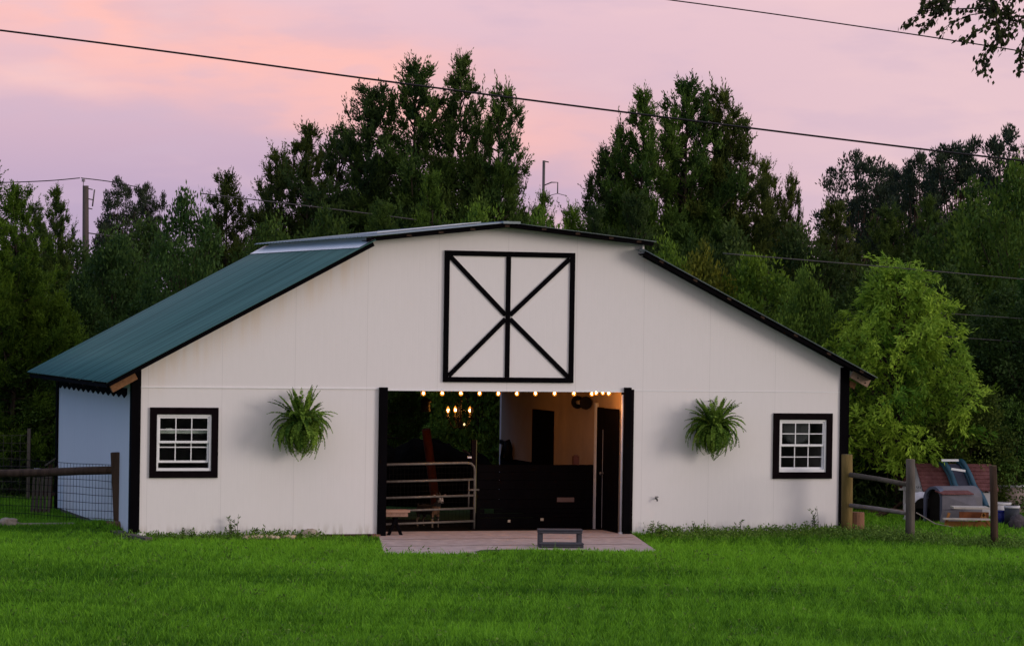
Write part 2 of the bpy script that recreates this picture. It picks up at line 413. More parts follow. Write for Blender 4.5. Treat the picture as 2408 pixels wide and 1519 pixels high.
def gen_round(seed, h=7., r=2.4, K=170, M=100, base=.12, ln=.11, wd=.06, droop=.2, prof=None, limbs=34, cl=.42, trunk_r=.11):
    rng = np.random.default_rng(seed); rr = random.Random(seed)
    tr = MB(); C = []; tries = 0
    if prof is None: prof = lambda t: sqrt(max(0, 1 - (2 * t - 1) ** 2)) * .55 + .45 * (1 - abs(2 * t - .9) ** 3)
    ph = [rr.uniform(0, 6.28) for _ in range(4)]
    while len(C) < K and tries < K * 30:
        tries += 1
        t = rr.random(); az = rr.uniform(0, 2 * pi)
        lump = 1 + .20 * sin(3 * az + ph[0] + 4 * t) + .14 * sin(5 * az + ph[1] - 9 * t) + .10 * sin(11 * t + ph[2])
        q = max(0, prof(t)) * lump
        if rr.random() > q + .1: continue
        rad = r * q * rr.random() ** .38
        C.append((rad * cos(az), rad * sin(az), h * (base + (1 - base) * t)))
    C = np.array(C)
    mid = h * (base + .12)
    tr.tube([(0, 0, 0), (.05, .03, mid * .6), (.0, .05, mid), (0, 0, h * .72)], [trunk_r, trunk_r * .85, trunk_r * .7, trunk_r * .22], 7)
    for i in rng.choice(len(C), min(limbs, len(C)), replace=False):
        c = C[i]; z0 = min(c[2] * .75, h * rr.uniform(base * .8, .55))
        a = np.array([0, 0, z0]); m = a * .45 + c * .55 + np.array([0, 0, .12 * np.linalg.norm(c - a)])
        tr.tube([a, m, c], [trunk_r * .38, trunk_r * .22, .010], 5)
    n = len(C); crad = cl * rng.uniform(.6, 1.25, n)
    off = rng.normal(size=(n, M, 3)); off = off / np.linalg.norm(off, axis=2, keepdims=True) * (rng.random((n, M, 1)) ** .5)
    P = C[:, None] + off * crad[:, None, None] * np.array([1.15, 1.15, .85])
    out = unit(C - np.array([0, 0, h * .45]))[:, None] * .5
    D = off * .7 + out + rng.normal(size=(n, M, 3)) * .45 + np.array([0, 0, -droop])
    tn = rng.random(n)[:, None] * .62 + off[:, :, 2] * .16 + .18 + rng.normal(size=(n, M)) * .12
    P = P.reshape(-1, 3); D = D.reshape(-1, 3); T = np.clip(tn.ravel(), 0, 1)
    s = rng.uniform(.7, 1.25, len(P))
    V, Q = leaves(P, D, ln * s, wd * s, rng)
    return tr, np_mesh('crown', V, Q, np.repeat(T, 4))

def gen_pine(seed, h=14., r=2.6, bare=.45, nb=34):
    rng = np.random.default_rng(seed); rr = random.Random(seed); tr = MB(); P = []; D = []; T = []
    tr.tube([(0, 0, 0), (.1, 0, h * .4), (.0, .1, h * .75), (.05, 0, h * .97)], [.2, .15, .09, .03], 7)
    for i in range(nb):
        t = (i + rr.random()) / nb; z = h * (bare + (1 - bare) * t * .97); az = i * 2.4 + rr.uniform(-.5, .5)
        L = r * sqrt(max(.04, 1 - ((t - .3) / .72) ** 2)) * rr.uniform(.5, 1.1); el = radians(rr.uniform(-12, 22) + 38 * t * t)
        d = np.array([cos(az) * cos(el), sin(az) * cos(el), sin(el)]); a = np.array([0, 0, z])
        tr.tube([a, a + d * L * .5 + np.array([0, 0, .08]), a + d * L], [.05, .03, .012], 4)
        for j in range(int(2 + L * 4.5)):
            c = a + d * L * rr.uniform(.5, 1.05) + rng.normal(size=3) * .24; k = 60
            o = unit(rng.normal(size=(k, 3)) + np.array([0, 0, .45])); tn = rr.random()
            P.append(c + o * .03); D.append(o); T.append(np.clip(np.full(k, tn) + rng.normal(size=k) * .15, 0, 1))
    P = np.concatenate(P); D = np.concatenate(D); T = np.concatenate(T)
    V, Q = leaves(P, D, rng.uniform(.16, .28, len(P)), .045, rng)
    return tr, np_mesh('crown', V, Q, np.repeat(T, 4))
def gen_vase(seed, h=5.2, r=1.8, nb=64, base=.22, prof=None):
    """airy upright tree: many slim limbs, hanging sprays of narrow leaves, open gaps between"""
    rng = np.random.default_rng(seed); rr = random.Random(seed); tr = MB(); P = []; D = []; T = []; LN = []
    tr.tube([(0, 0, 0), (.03, 0, h * .15), (-.02, .03, h * .35), (.04, 0, h * .62), (0, 0, h * .9)], [.085, .07, .055, .035, .01], 7)
    for i in range(nb):
        t = base + (1 - base) * ((i + rr.random()) / nb) ** .9; az = i * 2.39996 + rr.uniform(-.5, .5)
        rad = r * prof(t) * rr.choice([rr.uniform(.45, .8), rr.uniform(.8, 1.0), rr.uniform(.95, 1.15)])
        e = np.array([rad * cos(az), rad * sin(az), h * t]); a = np.array([0, 0, max(h * .14, h * t - rad * rr.uniform(.8, 1.5) - .25)])
        m = a * .5 + e * .5 + np.array([0, 0, .10 * rad]) + rng.normal(size=3) * .05
        q = lambda s: a * (1 - s) ** 2 + m * 2 * s * (1 - s) + e * s * s
        tr.tube([q(0), q(.35), q(.7), q(1)], [.022, .016, .010, .004], 4)
        tn = rr.uniform(0, .85); L = np.linalg.norm(e - a); n = int(3 + L * 6.5)
        for j in range(n):
            s = 1 - .72 * (j / n) ** 1.2 * rr.uniform(.7, 1)
            c = q(s) + rng.normal(size=3) * .10 * (1.2 - s * .6); k = 24
            ax = unit((e - a)[None])[0] * .5 + rng.normal(size=3) * .5 + np.array([0, 0, -.25]); u = rng.random(k)
            P.append(c + np.outer(u * rr.uniform(.16, .40), ax) + np.outer(u * u * .12, [0, 0, -1]) + rng.normal(size=(k, 3)) * .035)
            D.append(ax + rng.normal(size=(k, 3)) * .55 + np.array([0, 0, -.35])); T.append(np.clip(tn + .3 * s * rr.random() + rng.normal(size=k) * .12, 0, 1)); LN.append(rng.uniform(.08, .14, k))
    P = np.concatenate(P); D = np.concatenate(D); T = np.concatenate(T); LN = np.concatenate(LN)
    V, Q = leaves(P, D, LN, LN * .32, rng)
    return tr, np_mesh('crown', V, Q, np.repeat(T, 4))


# ================================================================== GROUND
def ground():
    xs = np.concatenate([[-600, -200, -60, -30], np.linspace(-16, 16, 97), [30, 60, 200, 600]])
    ys = np.concatenate([[-300, -60, 0, 20, 28], np.linspace(31, 70, 118), [90, 150, 400, 1500]])
    gx, gy = np.meshgrid(xs, ys, indexing='ij'); gz = hump(gx, gy)
    V = np.stack([gx, gy, gz], -1).reshape(-1, 3); ny = len(ys)
    i, j = np.meshgrid(np.arange(len(xs) - 1), np.arange(ny - 1), indexing='ij'); k = (i * ny + j).ravel()
    o = link('ground', np_mesh('ground', V, np.stack([k, k + ny, k + ny + 1, k + 1], 1), smooth=True), M_EARTH)
    o['kind'] = 'structure'
ground()

def blade_field(name, pts, hgt, wid, tint, rng, lean=.5):
    n = len(pts); az = rng.uniform(0, 2 * pi, n); la = rng.uniform(0, 2 * pi, n); le = rng.random(n) * lean
    S = np.stack([np.cos(az), np.sin(az), np.zeros(n)], 1) * (wid * .5)[:, None]
    tip = pts + np.stack([np.cos(la) * le * hgt, np.sin(la) * le * hgt, hgt], 1)
    V = np.empty((n, 3, 3)); V[:, 0] = pts - S; V[:, 1] = pts + S; V[:, 2] = tip
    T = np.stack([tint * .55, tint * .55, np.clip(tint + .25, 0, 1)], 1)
    return np_mesh(name, V.reshape(-1, 3), np.arange(3 * n).reshape(n, 3), T.ravel())
def smooth_noise(x, y, seed, sc_):
    r = np.random.default_rng(seed); z = 0
    for k in range(6):
        a, b, p = r.normal(0, sc_, 2).tolist() + [r.uniform(0, 6.28)]
        z = z + np.sin(a * x + b * 2.2 * y + p)
    return z / 6
def in_barn(x, y, m=0.0):
    dx, dy = x - BX, y - BY; a = dx * cos(BT) + dy * sin(BT); b = -dx * sin(BT) + dy * cos(BT)
    return (a > -m) & (a < 12.58 + m) & (b > -m) & (b < 6.9 + m), a, b
PAD = [(4.15, .0), (8.62, .0), (7.53, -4.2), (3.15, -3.8)]
def in_pad(a, b):
    s = np.ones(a.shape, bool)
    for (x0, y0), (x1, y1) in zip(PAD, PAD[1:] + PAD[:1]): s &= ((x1 - x0) * (b - y0) - (y1 - y0) * (a - x0)) <= 0.02
    return s
def lawn():
    rng = np.random.default_rng(3)
    def region(n, x0, x1, y0, y1): return np.stack([rng.uniform(x0, x1, n), rng.uniform(y0, y1, n)], 1)
    P = np.concatenate([region(430000, -8.2, 8.6, 33.2, 41), region(360000, -9.3, 9.6, 41, 50.6), region(150000, -10.5, -5.2, 50.6, 62),
                        region(120000, 5.0, 11.5, 50.6, 63), region(60000, -5.2, 5.4, 50.6, 55)])
    ib, a, b = in_barn(P[:, 0], P[:, 1]); P = P[~ib & ~in_pad(a, b)]
    x, y = P[:, 0], P[:, 1]
    big = smooth_noise(x, y, 5, .55); mid = smooth_noise(x, y, 6, 1.9); sml = smooth_noise(x, y, 8, 6.)
    far = np.clip((y - 45.5) / 2.5, 0, 1) * np.clip((52 - y) / 1.5, 0, 1)
    tuft = smooth_noise(x, y, 12, 17.) ; fine = smooth_noise(x, y, 13, 45.)
    h = (.044 + .018 * mid + .018 * sml + .030 * tuft + .022 * fine) * rng.uniform(.5, 1.6, len(P)); h = np.clip(h, .015, .2)
    tall = rng.random(len(P)) < .012; h[tall] *= 1.9
    h *= np.clip(1.25 - (y - 33) * .012, .8, 1.25)
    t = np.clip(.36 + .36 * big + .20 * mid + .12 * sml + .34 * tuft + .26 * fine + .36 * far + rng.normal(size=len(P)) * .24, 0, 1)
    band_ = np.sin((y + .35 * np.sin(x * .5)) * 2.6) * np.clip((y - 36) / 4, 0, 1)
    worn = np.clip(1 - ((x + 4.4) / 1.9) ** 2 - ((y - 34.4) / 1.0) ** 2, 0, 1)
    t = np.clip(t + .035 * band_ + .16 * smooth_noise(x, y, 41, .9), 0, 1); keep = rng.random(len(P)) > .8 * worn * (sml > -.25)
    P, x, y, h, t = P[keep], x[keep], y[keep], h[keep], t[keep]
    pts = np.stack([x, y, hump(x, y) - .004], 1)
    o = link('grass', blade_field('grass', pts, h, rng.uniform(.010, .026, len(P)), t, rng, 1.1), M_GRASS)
    o['label'] = 'mown bright green lawn grass around the barn'; o['kind'] = 'stuff'; o['category'] = 'grass'
    # rank weeds and clover along the foot of the walls and round the posts
    n = 34000; aa = rng.uniform(-.3, 12.9, n); bb = -np.abs(rng.normal(0, 1, n)) * np.where(aa > 8.7, .62, .34) - .03
    k = ~((aa > 3.2) & (aa < 8.8)); aa, bb = aa[k], bb[k]
    wx = BX + aa * cos(BT) - bb * sin(BT); wy = BY + aa * sin(BT) + bb * cos(BT)
    dense = smooth_noise(wx, wy, 21, 2.4) + .15 * (aa > 8.7)
    k = rng.random(len(wx)) < np.clip(.45 + dense, .08, 1); wx, wy, dense = wx[k], wy[k], dense[k]
    n2 = 9000; px = np.concatenate([rng.normal(5.9, .5, n2 // 3), rng.normal(6.75, .45, n2 // 3), rng.normal(8.0, .45, n2 // 3)]); py = np.concatenate([rng.normal(54, .5, n2 // 3), rng.normal(53, .35, n2 // 3), rng.normal(52, .3, n2 // 3)])
    cx, cy = rng.uniform(-8, 8.5, 420), rng.uniform(34, 49.5, 420)
    px = np.concatenate([px, (cx[:, None] + rng.normal(0, .05, (420, 11))).ravel()]); py = np.concatenate([py, (cy[:, None] + rng.normal(0, .05, (420, 11))).ravel()])
    wx = np.concatenate([wx, px]); wy = np.concatenate([wy, py]); ib, _, _ = in_barn(wx, wy, .01); wx, wy = wx[~ib], wy[~ib]
    m = len(wx); Pw = np.stack([wx, wy, hump(wx, wy)], 1)
    hgt = rng.uniform(.03, .17, m) * np.where(wx > 2.1, 1.45, 1.0) * (1 + .6 * smooth_noise(wx, wy, 31, 3.))
    Pw[:, 2] += hgt * rng.random(m) * .8
    D = rng.normal(size=(m, 3)) + np.array([0, 0, .6])
    V, Q = leaves(Pw, D, rng.uniform(.03, .075, m), rng.uniform(.014, .032, m), rng)
    o = link('ground_cover', np_mesh('ground_cover', V, Q, np.repeat(np.clip(.15 + rng.random(m) * .85, 0, 1), 4)), M_WEED)
    o['label'] = 'low weeds growing along the barn wall and around the fence posts'; o['kind'] = 'stuff'; o['category'] = 'weeds'
    # rough growth at the edge of the wood
    n = 60000; x = rng.uniform(-14, 16, n); y = rng.uniform(60.5, 66, n); h = rng.uniform(.15, .7, n)
    D = rng.normal(size=(n, 3)) + np.array([0, 0, .8]); Pw = np.stack([x, y, hump(x, y) + h * rng.random(n)], 1)
    V, Q = leaves(Pw, D, rng.uniform(.08, .18, n), rng.uniform(.03, .06, n), rng)
    o = link('undergrowth', np_mesh('undergrowth', V, Q, np.repeat(np.clip(rng.random(n) * .7, 0, 1), 4)), M_BROAD)
    o['label'] = 'dark undergrowth at the foot of the trees behind the barn'; o['kind'] = 'stuff'; o['category'] = 'undergrowth'
lawn()

# ================================================================== BARN
BW, BL = 12.58, 6.84
O0, O1 = 4.19, 8.52                        # opening edges
HDR = 2.425
barn = thing('barn', 'white barn with black trim, green metal roof and a wide open centre aisle', 'barn', (BX, BY, 0), BT)
def wall_top(a):
    if a <= 3.93: return 2.718 + a * .5361
    if a <= 6.325: return 4.895 + (a - 3.93) * .1141
    if a <= 8.70: return 5.168 - (a - 6.325) * .1004
    return 4.741 - (a - 8.70) * .4886
def gable(b0, b1, holes, name, material):
    """a gable wall between depths b0 < b1 with rectangular holes (a0, a1, z0, z1)"""
    mb = MB(); cuts = sorted({0.0, 3.93, 6.325, 8.70, BW} | {h[0] for h in holes} | {h[1] for h in holes})
    for a0, a1 in zip(cuts, cuts[1:]):
        m = (a0 + a1) / 2; top = (wall_top(a0 + 1e-6), wall_top(a1 - 1e-6)); spans = [(0.0, None)]
        for h in holes:
            if h[0] < m < h[1]: spans = ([(0.0, h[2])] if h[2] > 0 else []) + [(h[3], None)]
        for z0, z1 in spans:
            za, zb = (z1, z1) if z1 else top
            for b, fl in ((b0, 0), (b1, 1)):
                q = [(a0, b, z0), (a1, b, z0), (a1, b, zb), (a0, b, za)]
                mb.add(q, [(3, 2, 1, 0) if fl else (0, 1, 2, 3)])
    for a0, a1, z0, z1 in holes:                       # reveals
        mb.add([(a0, b0, z0), (a0, b1, z0), (a0, b1, z1), (a0, b0, z1)], [(0, 1, 2, 3)])
        mb.add([(a1, b0, z0), (a1, b1, z0), (a1, b1, z1), (a1, b0, z1)], [(3, 2, 1, 0)])
        mb.add([(a0, b0, z1), (a1, b0, z1), (a1, b1, z1), (a0, b1, z1)], [(3, 2, 1, 0)])
        if z0 > 0: mb.add([(a0, b0, z0), (a1, b0, z0), (a1, b1, z0), (a0, b1, z0)], [(0, 1, 2, 3)])
    return mb.build(name, material, barn)
WL = (.385, 1.290, 1.10, 2.015); WR = (11.305, 12.19, 1.065, 1.97)
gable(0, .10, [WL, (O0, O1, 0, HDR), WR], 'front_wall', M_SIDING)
gable(BL - .1, BL, [(O0, 8.47, 0, HDR)], 'back_wall', M_SIDING)
m_ = MB(); m_.box((0, .1, .09), (.06, BL - .1, 2.66)); m_.build('side_wall', M_SIDING, barn)
m_ = MB(); m_.box((BW - .06, .1, 0), (BW, BL - .1, 2.80)); m_.build('side_wall', M_SIDING, barn)
m_ = MB(); m_.box((-.012, .16, -.05), (.05, BL - .15, .087)); m_.build('skirt_board', M_GREYWOOD, barn)
m_ = MB(); m_.box((2.2, -.012, -.03), (4.10, -.002, .055)); m_.build('skirt_board', M_OLDWOOD, barn)
# interior partitions
m_ = MB(); m_.box((O0 - .1, .1, 0), (O0, BL - .1, 3.2)); m_.build('aisle_wall', M_INDIM, barn)
m_ = MB(); m_.box((8.47, .1, 1.0), (8.55, BL - .1, 3.2)); m_.build('aisle_wall', M_INDIM, barn)
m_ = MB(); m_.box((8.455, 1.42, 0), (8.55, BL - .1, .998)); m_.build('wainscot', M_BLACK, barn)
m_ = MB(); m_.box((8.468, .1, 0), (8.55, 1.42, .998)); m_.build('wainscot', M_INDIM, barn)
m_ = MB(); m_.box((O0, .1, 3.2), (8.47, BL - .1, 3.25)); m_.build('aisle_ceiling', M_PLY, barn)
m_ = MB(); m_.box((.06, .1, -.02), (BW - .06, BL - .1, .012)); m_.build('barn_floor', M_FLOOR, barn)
# doors on the right aisle wall
d_ = MB(); d_.box((8.435, .25, .02), (8.452, .985, 2.125)); d_ = d_.build('aisle_door', M_BLACK, barn)
m_ = MB(); m_.tube([(8.435, .93, 1.0), (8.39, .93, 1.0)], .014, 8); m_.blob((8.375, .93, 1.0), (.025, .03, .03), 3, 10, 6, 0); m_.build('door_knob', M_GALV, d_)
d_ = MB(); d_.box((8.435, 1.0, .02), (8.452, 1.31, 2.13)); d_ = d_.build('aisle_door', M_BLACK, barn)
m_ = MB(); m_.box((8.43, .987, .05), (8.44, .998, 1.75)); m_.build('door_gap_light', mat('grey_gap_light', (.22, .22, .24), .6), barn)  # grey strip drawn in place of light through the door gap
m_ = MB(); m_.box((8.425, 1.335, .0), (8.466, 1.42, 2.2)); m_.build('door_casing', mat('grey_painted_casing', (.50, .51, .54), .6), barn)
d_ = MB(); d_.box((8.44, 3.67, 1.002), (8.468, 4.83, 1.98)); d_.build('aisle_door', M_BLACK, barn)
# door posts and corner boards
for a0, a1, zt in ((4.115, 4.255, 2.478), (8.437, 8.56, 2.505)):
    m_ = MB(); m_.box((a0, -.06, -.03), (a1, .13, zt)); m_.build('door_post', M_BLACK, barn, bevel=.006)
m_ = MB(); m_.box((8.562, -.035, -.02), (8.613, -.002, 2.47)); m_.build('door_post_strip', M_TRIM, barn)
m_ = MB(); m_.tube([(8.425, .02, .0), (8.425, .02, 2.38)], .022, 8); m_.box((8.39, -.03, 0), (8.46, .05, .05)); m_.build('door_track_pipe', mat('white_pipe', (.55, .56, .60), .5), barn)
for a0, a1, b0, b1, zt in ((-.032, .118, -.03, -.002, 2.74), (-.032, -.002, -.002, .13, 2.74), (BW - .135, BW + .03, -.03, -.002, 2.88), (BW + .002, BW + .03, -.002, .12, 2.85), (-.032, -.003, BL - .13, BL + .03, 2.6)):
    m_ = MB(); m_.box((a0, b0, -.06), (a1, b1, zt)); m_.build('corner_board', M_BLACK, barn)
# seam flashing
m_ = MB(); m_.box((.12, -.014, 2.445), (4.112, -.002, 2.461)); m_.build('seam_flashing', mat('white_flashing', (.84, .83, .84), .4, .05), barn)
m_ = MB(); m_.box((8.615, -.006, 2.445), (BW - .137, -.002, 2.455)); m_.build('seam_flashing', M_VINYL, barn)
m_ = MB(); m_.box((4.26, -.012, HDR - .002), (8.434, -.002, HDR + .016)); m_.build('header_flashing', M_VINYL, barn)
# hay door: a flat white panel framed and crossed in black
h0, h1, hb, ht, hw = 5.215, 7.515, 2.575, 4.765, .085
hd = MB(); hd.box((h0 + hw, -.010, hb + hw), (h1 - hw, -.002, ht - hw)); hd = hd.build('hay_door', M_SIDING, barn)
for A, B_ in (((h0, hb), (h0 + hw, ht)), ((h1 - hw, hb), (h1, ht)), ((h0 + hw, hb), (h1 - hw, hb + hw)), ((h0 + hw, ht - hw), (h1 - hw, ht))):
    m_ = MB(); m_.box((A[0], -.036, A[1]), (B_[0], -.002, B_[1])); m_.build('frame_board', M_BLACK, hd)
hc = (h0 + h1) / 2 - .03
m_ = MB(); m_.box((hc - .04, -.033, hb + hw + .001), (hc + .04, -.0105, ht - hw - .001)); m_.build('centre_board', M_BLACK, hd)
for s in (1, -1):
    zc = (hb + ht) / 2
    p, q = ((h0 + hw + .01, zc - s * .995), (hc - .042, zc - s * .035)); r_, t_ = ((hc + .042, zc + s * .035), (h1 - hw - .01, zc + s * .995))
    for e, g in ((p, q), (r_, t_)):
        m_ = MB(); m_.beam((e[0], -.022, e[1]), (g[0], -.022, g[1]), .076, .021, (0, 1, 0)); m_.build('brace_board', M_BLACK, hd)
# windows
M_GLASS = bpy.data.materials.new('window_glass'); M_GLASS.use_nodes = True
_t = M_GLASS.node_tree; _p = _t.nodes['Principled BSDF']; _p.inputs['Base Color'].default_value = (.01, .012, .014, 1); _p.inputs['Roughness'].default_value = .04
_tr = _t.nodes.new('ShaderNodeBsdfTransparent'); _mx = _t.nodes.new('ShaderNodeMixShader'); _mx.inputs[0].default_value = .06
_t.links.new(_tr.outputs[0], _mx.inputs[1]); _t.links.new(_p.outputs[0], _mx.inputs[2]); _t.links.new(_mx.outputs[0], _t.nodes['Material Output'].inputs[0])
def window(g, raised):
    a0, a1, z0, z1 = g
    w = MB()
    for A, B_ in (((a0, z0), (a0 + .032, z1)), ((a1 - .032, z0), (a1, z1)), ((a0 + .032, z1 - .03), (a1 - .032, z1)), ((a0 + .032, z0), (a1 - .032, z0 + .045))):
        w.box((A[0], -.012, A[1]), (B_[0], .06, B_[1]))
    w = w.build('window', M_VINYL, barn)
    c = .112
    for A, B_ in (((a0 - c, z0 - c), (a0, z1 + c)), ((a1, z0 - c), (a1 + c, z1 + c)), ((a0, z1), (a1, z1 + c)), ((a0, z0 - c), (a1, z0))):
        m = MB(); m.box((A[0], -.032, A[1]), (B_[0], -.002, B_[1])); m.build('casing_board', M_TRIM, w)
    zm = (z0 + z1) / 2 + .005; i0, i1 = a0 + .034, a1 - .034
    for k, (lo, hi, bb) in enumerate(((zm - .012, z1 - .032, .006), (z0 + .046 + raised, zm + .012 + (raised * .0), .034))):
        s = MB()
        for A, B_ in (((i0, lo), (i0 + .026, hi)), ((i1 - .026, lo), (i1, hi)), ((i0 + .026, hi - .032), (i1 - .026, hi)), ((i0 + .026, lo), (i1 - .026, lo + .036))):
            s.box((A[0], bb, A[1]), (B_[0], bb + .026, B_[1]))
        s = s.build('sash', M_VINYL, w); j0, j1 = i0 + .026, i1 - .026; zl, zh = lo + .036, hi - .032
        m = MB()
        for f in (1 / 3, 2 / 3): x = j0 + (j1 - j0) * f; m.box((x - .008, bb + .004, zl), (x + .008, bb + .012, zh))
        zz = (zl + zh) / 2 if not (raised and k) else zl + (zh - zl) * .78
        for f in range(3):
            xa = j0 + (j1 - j0) * f / 3 + (.0085 if f else 0); xb = j0 + (j1 - j0) * (f + 1) / 3 - (.0085 if f < 2 else 0)
            m.box((xa, bb + .004, zz - .008), (xb, bb + .012, zz + .008))
        m.build('grille', M_VINYL, s)
        m = MB(); m.box((j0, bb + .014, zl), (j1, bb + .018, zh)); m.build('pane', M_GLASS, s)
    return w
window(WL, .085); window(WR, 0)
# rake boards, purlins
def roof_pts(a, z, n): pass
for (aa, za), (ab, zb) in (((-.46, 2.546), (3.90, 4.884)), ((3.78, 4.952), (6.25, 5.244)), ((6.265, 5.245), (8.82, 4.989)), ((8.66, 4.836), (12.96, 2.735))):
    m = MB(); m.beam((aa, -.30, za - .048), (ab, -.30, zb - .048), .03, .066); m.build('rake_board', M_BLACK, barn)
    m = MB(); m.beam((aa, -.14, za - .062), (ab, -.14, zb - .062), .28, .012); m.build('soffit', M_BLACK, barn)
for k in range(7):
    f = .07 + k * .145; a = 8.66 + 4.3 * f; z = 4.778 - 2.101 * f
    m = MB(); m.beam((a - .035, -.32, z + .012 + .017), (a + .035, -.32, z + .012 - .017), .014, .036); m.build('purlin', M_PURL, barn)
for a in (4.5, 5.05, 5.6, 6.2, 6.85, 7.45, 8.05, 8.55):
    z = wall_top(a) + .008
    m = MB(); m.box((a - .04, -.327, z + .006), (a + .04, -.316, z + .038)); m.build('purlin', M_PURL, barn)
# roof sheets
def sheet(name, p, q, b0, b1, material, pitch=.229, amp=.022, sag=0):
    """corrugated sheet, ribs running from p up to q (a, z), repeated along the depth b"""
    n = int((b1 - b0) / pitch * 6); u = np.arange(n + 1) / n; b = b0 + u * (b1 - b0)
    ph = (b / pitch) % 1.0; rib = np.where(ph < .30, np.sin(ph / .30 * pi), 0) * amp + np.where((ph > .55) & (ph < .72), np.sin((ph - .55) / .17 * pi), 0) * amp * .35
    d = Vector((q[0] - p[0], 0, q[1] - p[1])).normalized(); nrm = Vector((-d.z, 0, d.x))
    V = []
    m = 6
    for i in range(m + 1):
        f = i / m; a = p[0] + (q[0] - p[0]) * f; z = p[1] + (q[1] - p[1]) * f
        V.append(np.stack([a + nrm.x * rib, b, z + nrm.z * rib], 1))
    V = np.concatenate(V); F_ = []
    for i in range(m):
        k = i * (n + 1) + np.arange(n); F_.append(np.stack([k, k + 1, k + n + 2, k + n + 1], 1))
    o = link(name, np_mesh(name, V, np.concatenate(F_)), material, barn)
    s = o.modifiers.new('thick', 'SOLIDIFY'); s.thickness = .004; s.offset = -1
    return o
sheet('lower_roof', (-.50, 2.525), (3.93, 4.90), -.35, BL + .42, M_ROOF)
sheet('lower_roof', (13.0, 2.715), (8.62, 4.855), -.35, BL + .42, M_ROOFL)
sheet('upper_roof', (3.72, 4.945), (6.26, 5.245), -.35, BL + .42, M_ROOFL)
sheet('upper_roof', (8.86, 4.985), (6.27, 5.245), -.35, BL + .42, M_ROOFL)
m_ = MB(); m_.add([(3.64, -.33, 4.772), (3.64, BL + .4, 4.772), (3.925, BL + .4, 4.928), (3.925, -.33, 4.928)], [(3, 2, 1, 0)])
m_.build('roof_flashing', M_ALU, barn)
m_ = MB(); m_.box((3.90, -.10, 4.86), (3.925, BL, 4.952)); m_.build('clerestory_wall', M_SIDING, barn)
m_ = MB(); m_.box((8.70, -.10, 4.74), (8.73, BL, 4.93)); m_.build('clerestory_wall', M_SIDING, barn)
m_ = MB(); m_.beam((4.35, 1.7, 5.06), (6.2, 1.7, 5.28), 1.2, .012); m_.build('light_panel', mat('white_roof_panel', (.62, .64, .66), .4, .1), barn)
m_ = MB(); m_.box((6.12, -.37, 5.222), (6.42, BL + .43, 5.262)); m_.build('ridge_cap', M_ROOFL, barn)
# rafter tails
m_ = MB(); m_.beam((-.40, -.08, 2.44), (.0, -.08, 2.66), .10, .17); m_.build('rafter_tail', M_RAFTER, barn)
m_ = MB(); m_.beam((BW + .04, -.10, 2.78), (BW + .36, -.10, 2.615), .06, .16); m_.build('rafter_tail', mat('pale_rafter', (.30, .20, .145), .85, .3, 9, bump=.4), barn)
for k, (da, dz) in enumerate(((.10, 2.70), (.24, 2.615))):
    m = MB(); m.tube([(BW + .04 + da, -.131, dz), (BW + .04 + da, -.134, dz)], .014, 8); m.build('bolt', M_DARKIRON, barn)
m_ = MB(); m_.beam((BW + .05, .06, 2.61), (BW + .17, .06, 2.555), .06, .10); m_.build('rafter_tail', M_RAFTER, barn)
for k in range(1, 6):
    b = k * 1.25
    m = MB(); m.beam((-.38, b, 2.45), (.0, b, 2.66), .05, .12); m.build('rafter_tail', M_OLDWOOD, barn)
m_ = MB(); m_.box((-.46, -.1, 2.44), (-.43, BL + .35, 2.50)); m_.build('fascia', M_BLACK, barn)
m_ = MB()                                                  # saw-tooth black strip standing in for shade under the left eave
for k in range(14):
    b = .5 + k * .45
    m_.prism([(-.014, b, 2.42), (-.014, b + .449, 2.42), (-.014, b + .449, 2.315), (-.014, b + .22, 2.255), (-.014, b, 2.315)], (.012, 0, 0))
m_.build('toothed_shade', M_BLACK, barn)
# hose tap
m_ = MB(); m_.tube([(9.04, .0, .62), (9.04, -.07, .62), (9.04, -.09, .58)], .013, 8); m_.tube([(9.01, -.06, .65), (9.07, -.06, .65)], .008, 6); m_.build('hose_tap', M_DARKIRON, barn)

# ================================================================== concrete pad
m_ = MB(); m_.prism([(a, b, .022) for a, b in [PAD[0], (4.26, .0), (4.26, .95), (8.43, .95), (8.43, .0)] + PAD[1:]][::-1], (0, 0, -.12)); pad = m_.build('concrete_pad', M_CONC); pad.matrix_world = BM
pad['kind'] = 'structure'
for k, b in enumerate((-.85, -2.3)):
    m_ = MB(); f = -b / 3.0; m_.box((4.18 - .75 * f, b - .012, .0235), (8.55 - .8 * f, b + .012, .025)); m_.build('joint', M_OLDWOOD, pad)

# ================================================================== things in the aisle
M_FIL = mat('glowing_filament', (.9, .5, .2), .4, 0, emit=((1.0, .36, .06), 1100.0))
M_BULB = bpy.data.materials.new('amber_bulb_glass'); M_BULB.use_nodes = True
_t = M_BULB.node_tree; _e = _t.nodes.new('ShaderNodeEmission'); _e.inputs[0].default_value = (1, .30, .035, 1); _e.inputs[1].default_value = 1.7
_tr = _t.nodes.new('ShaderNodeBsdfTransparent'); _mx = _t.nodes.new('ShaderNodeMixShader'); _mx.inputs[0].default_value = .5
_t.links.new(_tr.outputs[0], _mx.inputs[1]); _t.links.new(_e.outputs[0], _mx.inputs[2]); _t.links.new(_mx.outputs[0], _t.nodes['Material Output'].inputs[0])
sl_ = bthing('string_light', 'string of warm glowing bulbs along the top of the open barn aisle', 'string lights', 4.25, .06, 2.42)
bulbs = [(4.901, -.01), (5.226, -.008), (5.553, -.006), (5.882, -.004), (6.210, -.004), (6.54, -.002), (6.869, -.0), (7.21, .002), (7.556, .004), (7.877, 0.0), (7.955, .018), (8.076, .022), (8.183, .010)]
m_ = MB(); pts = [(0, 0, .0)]
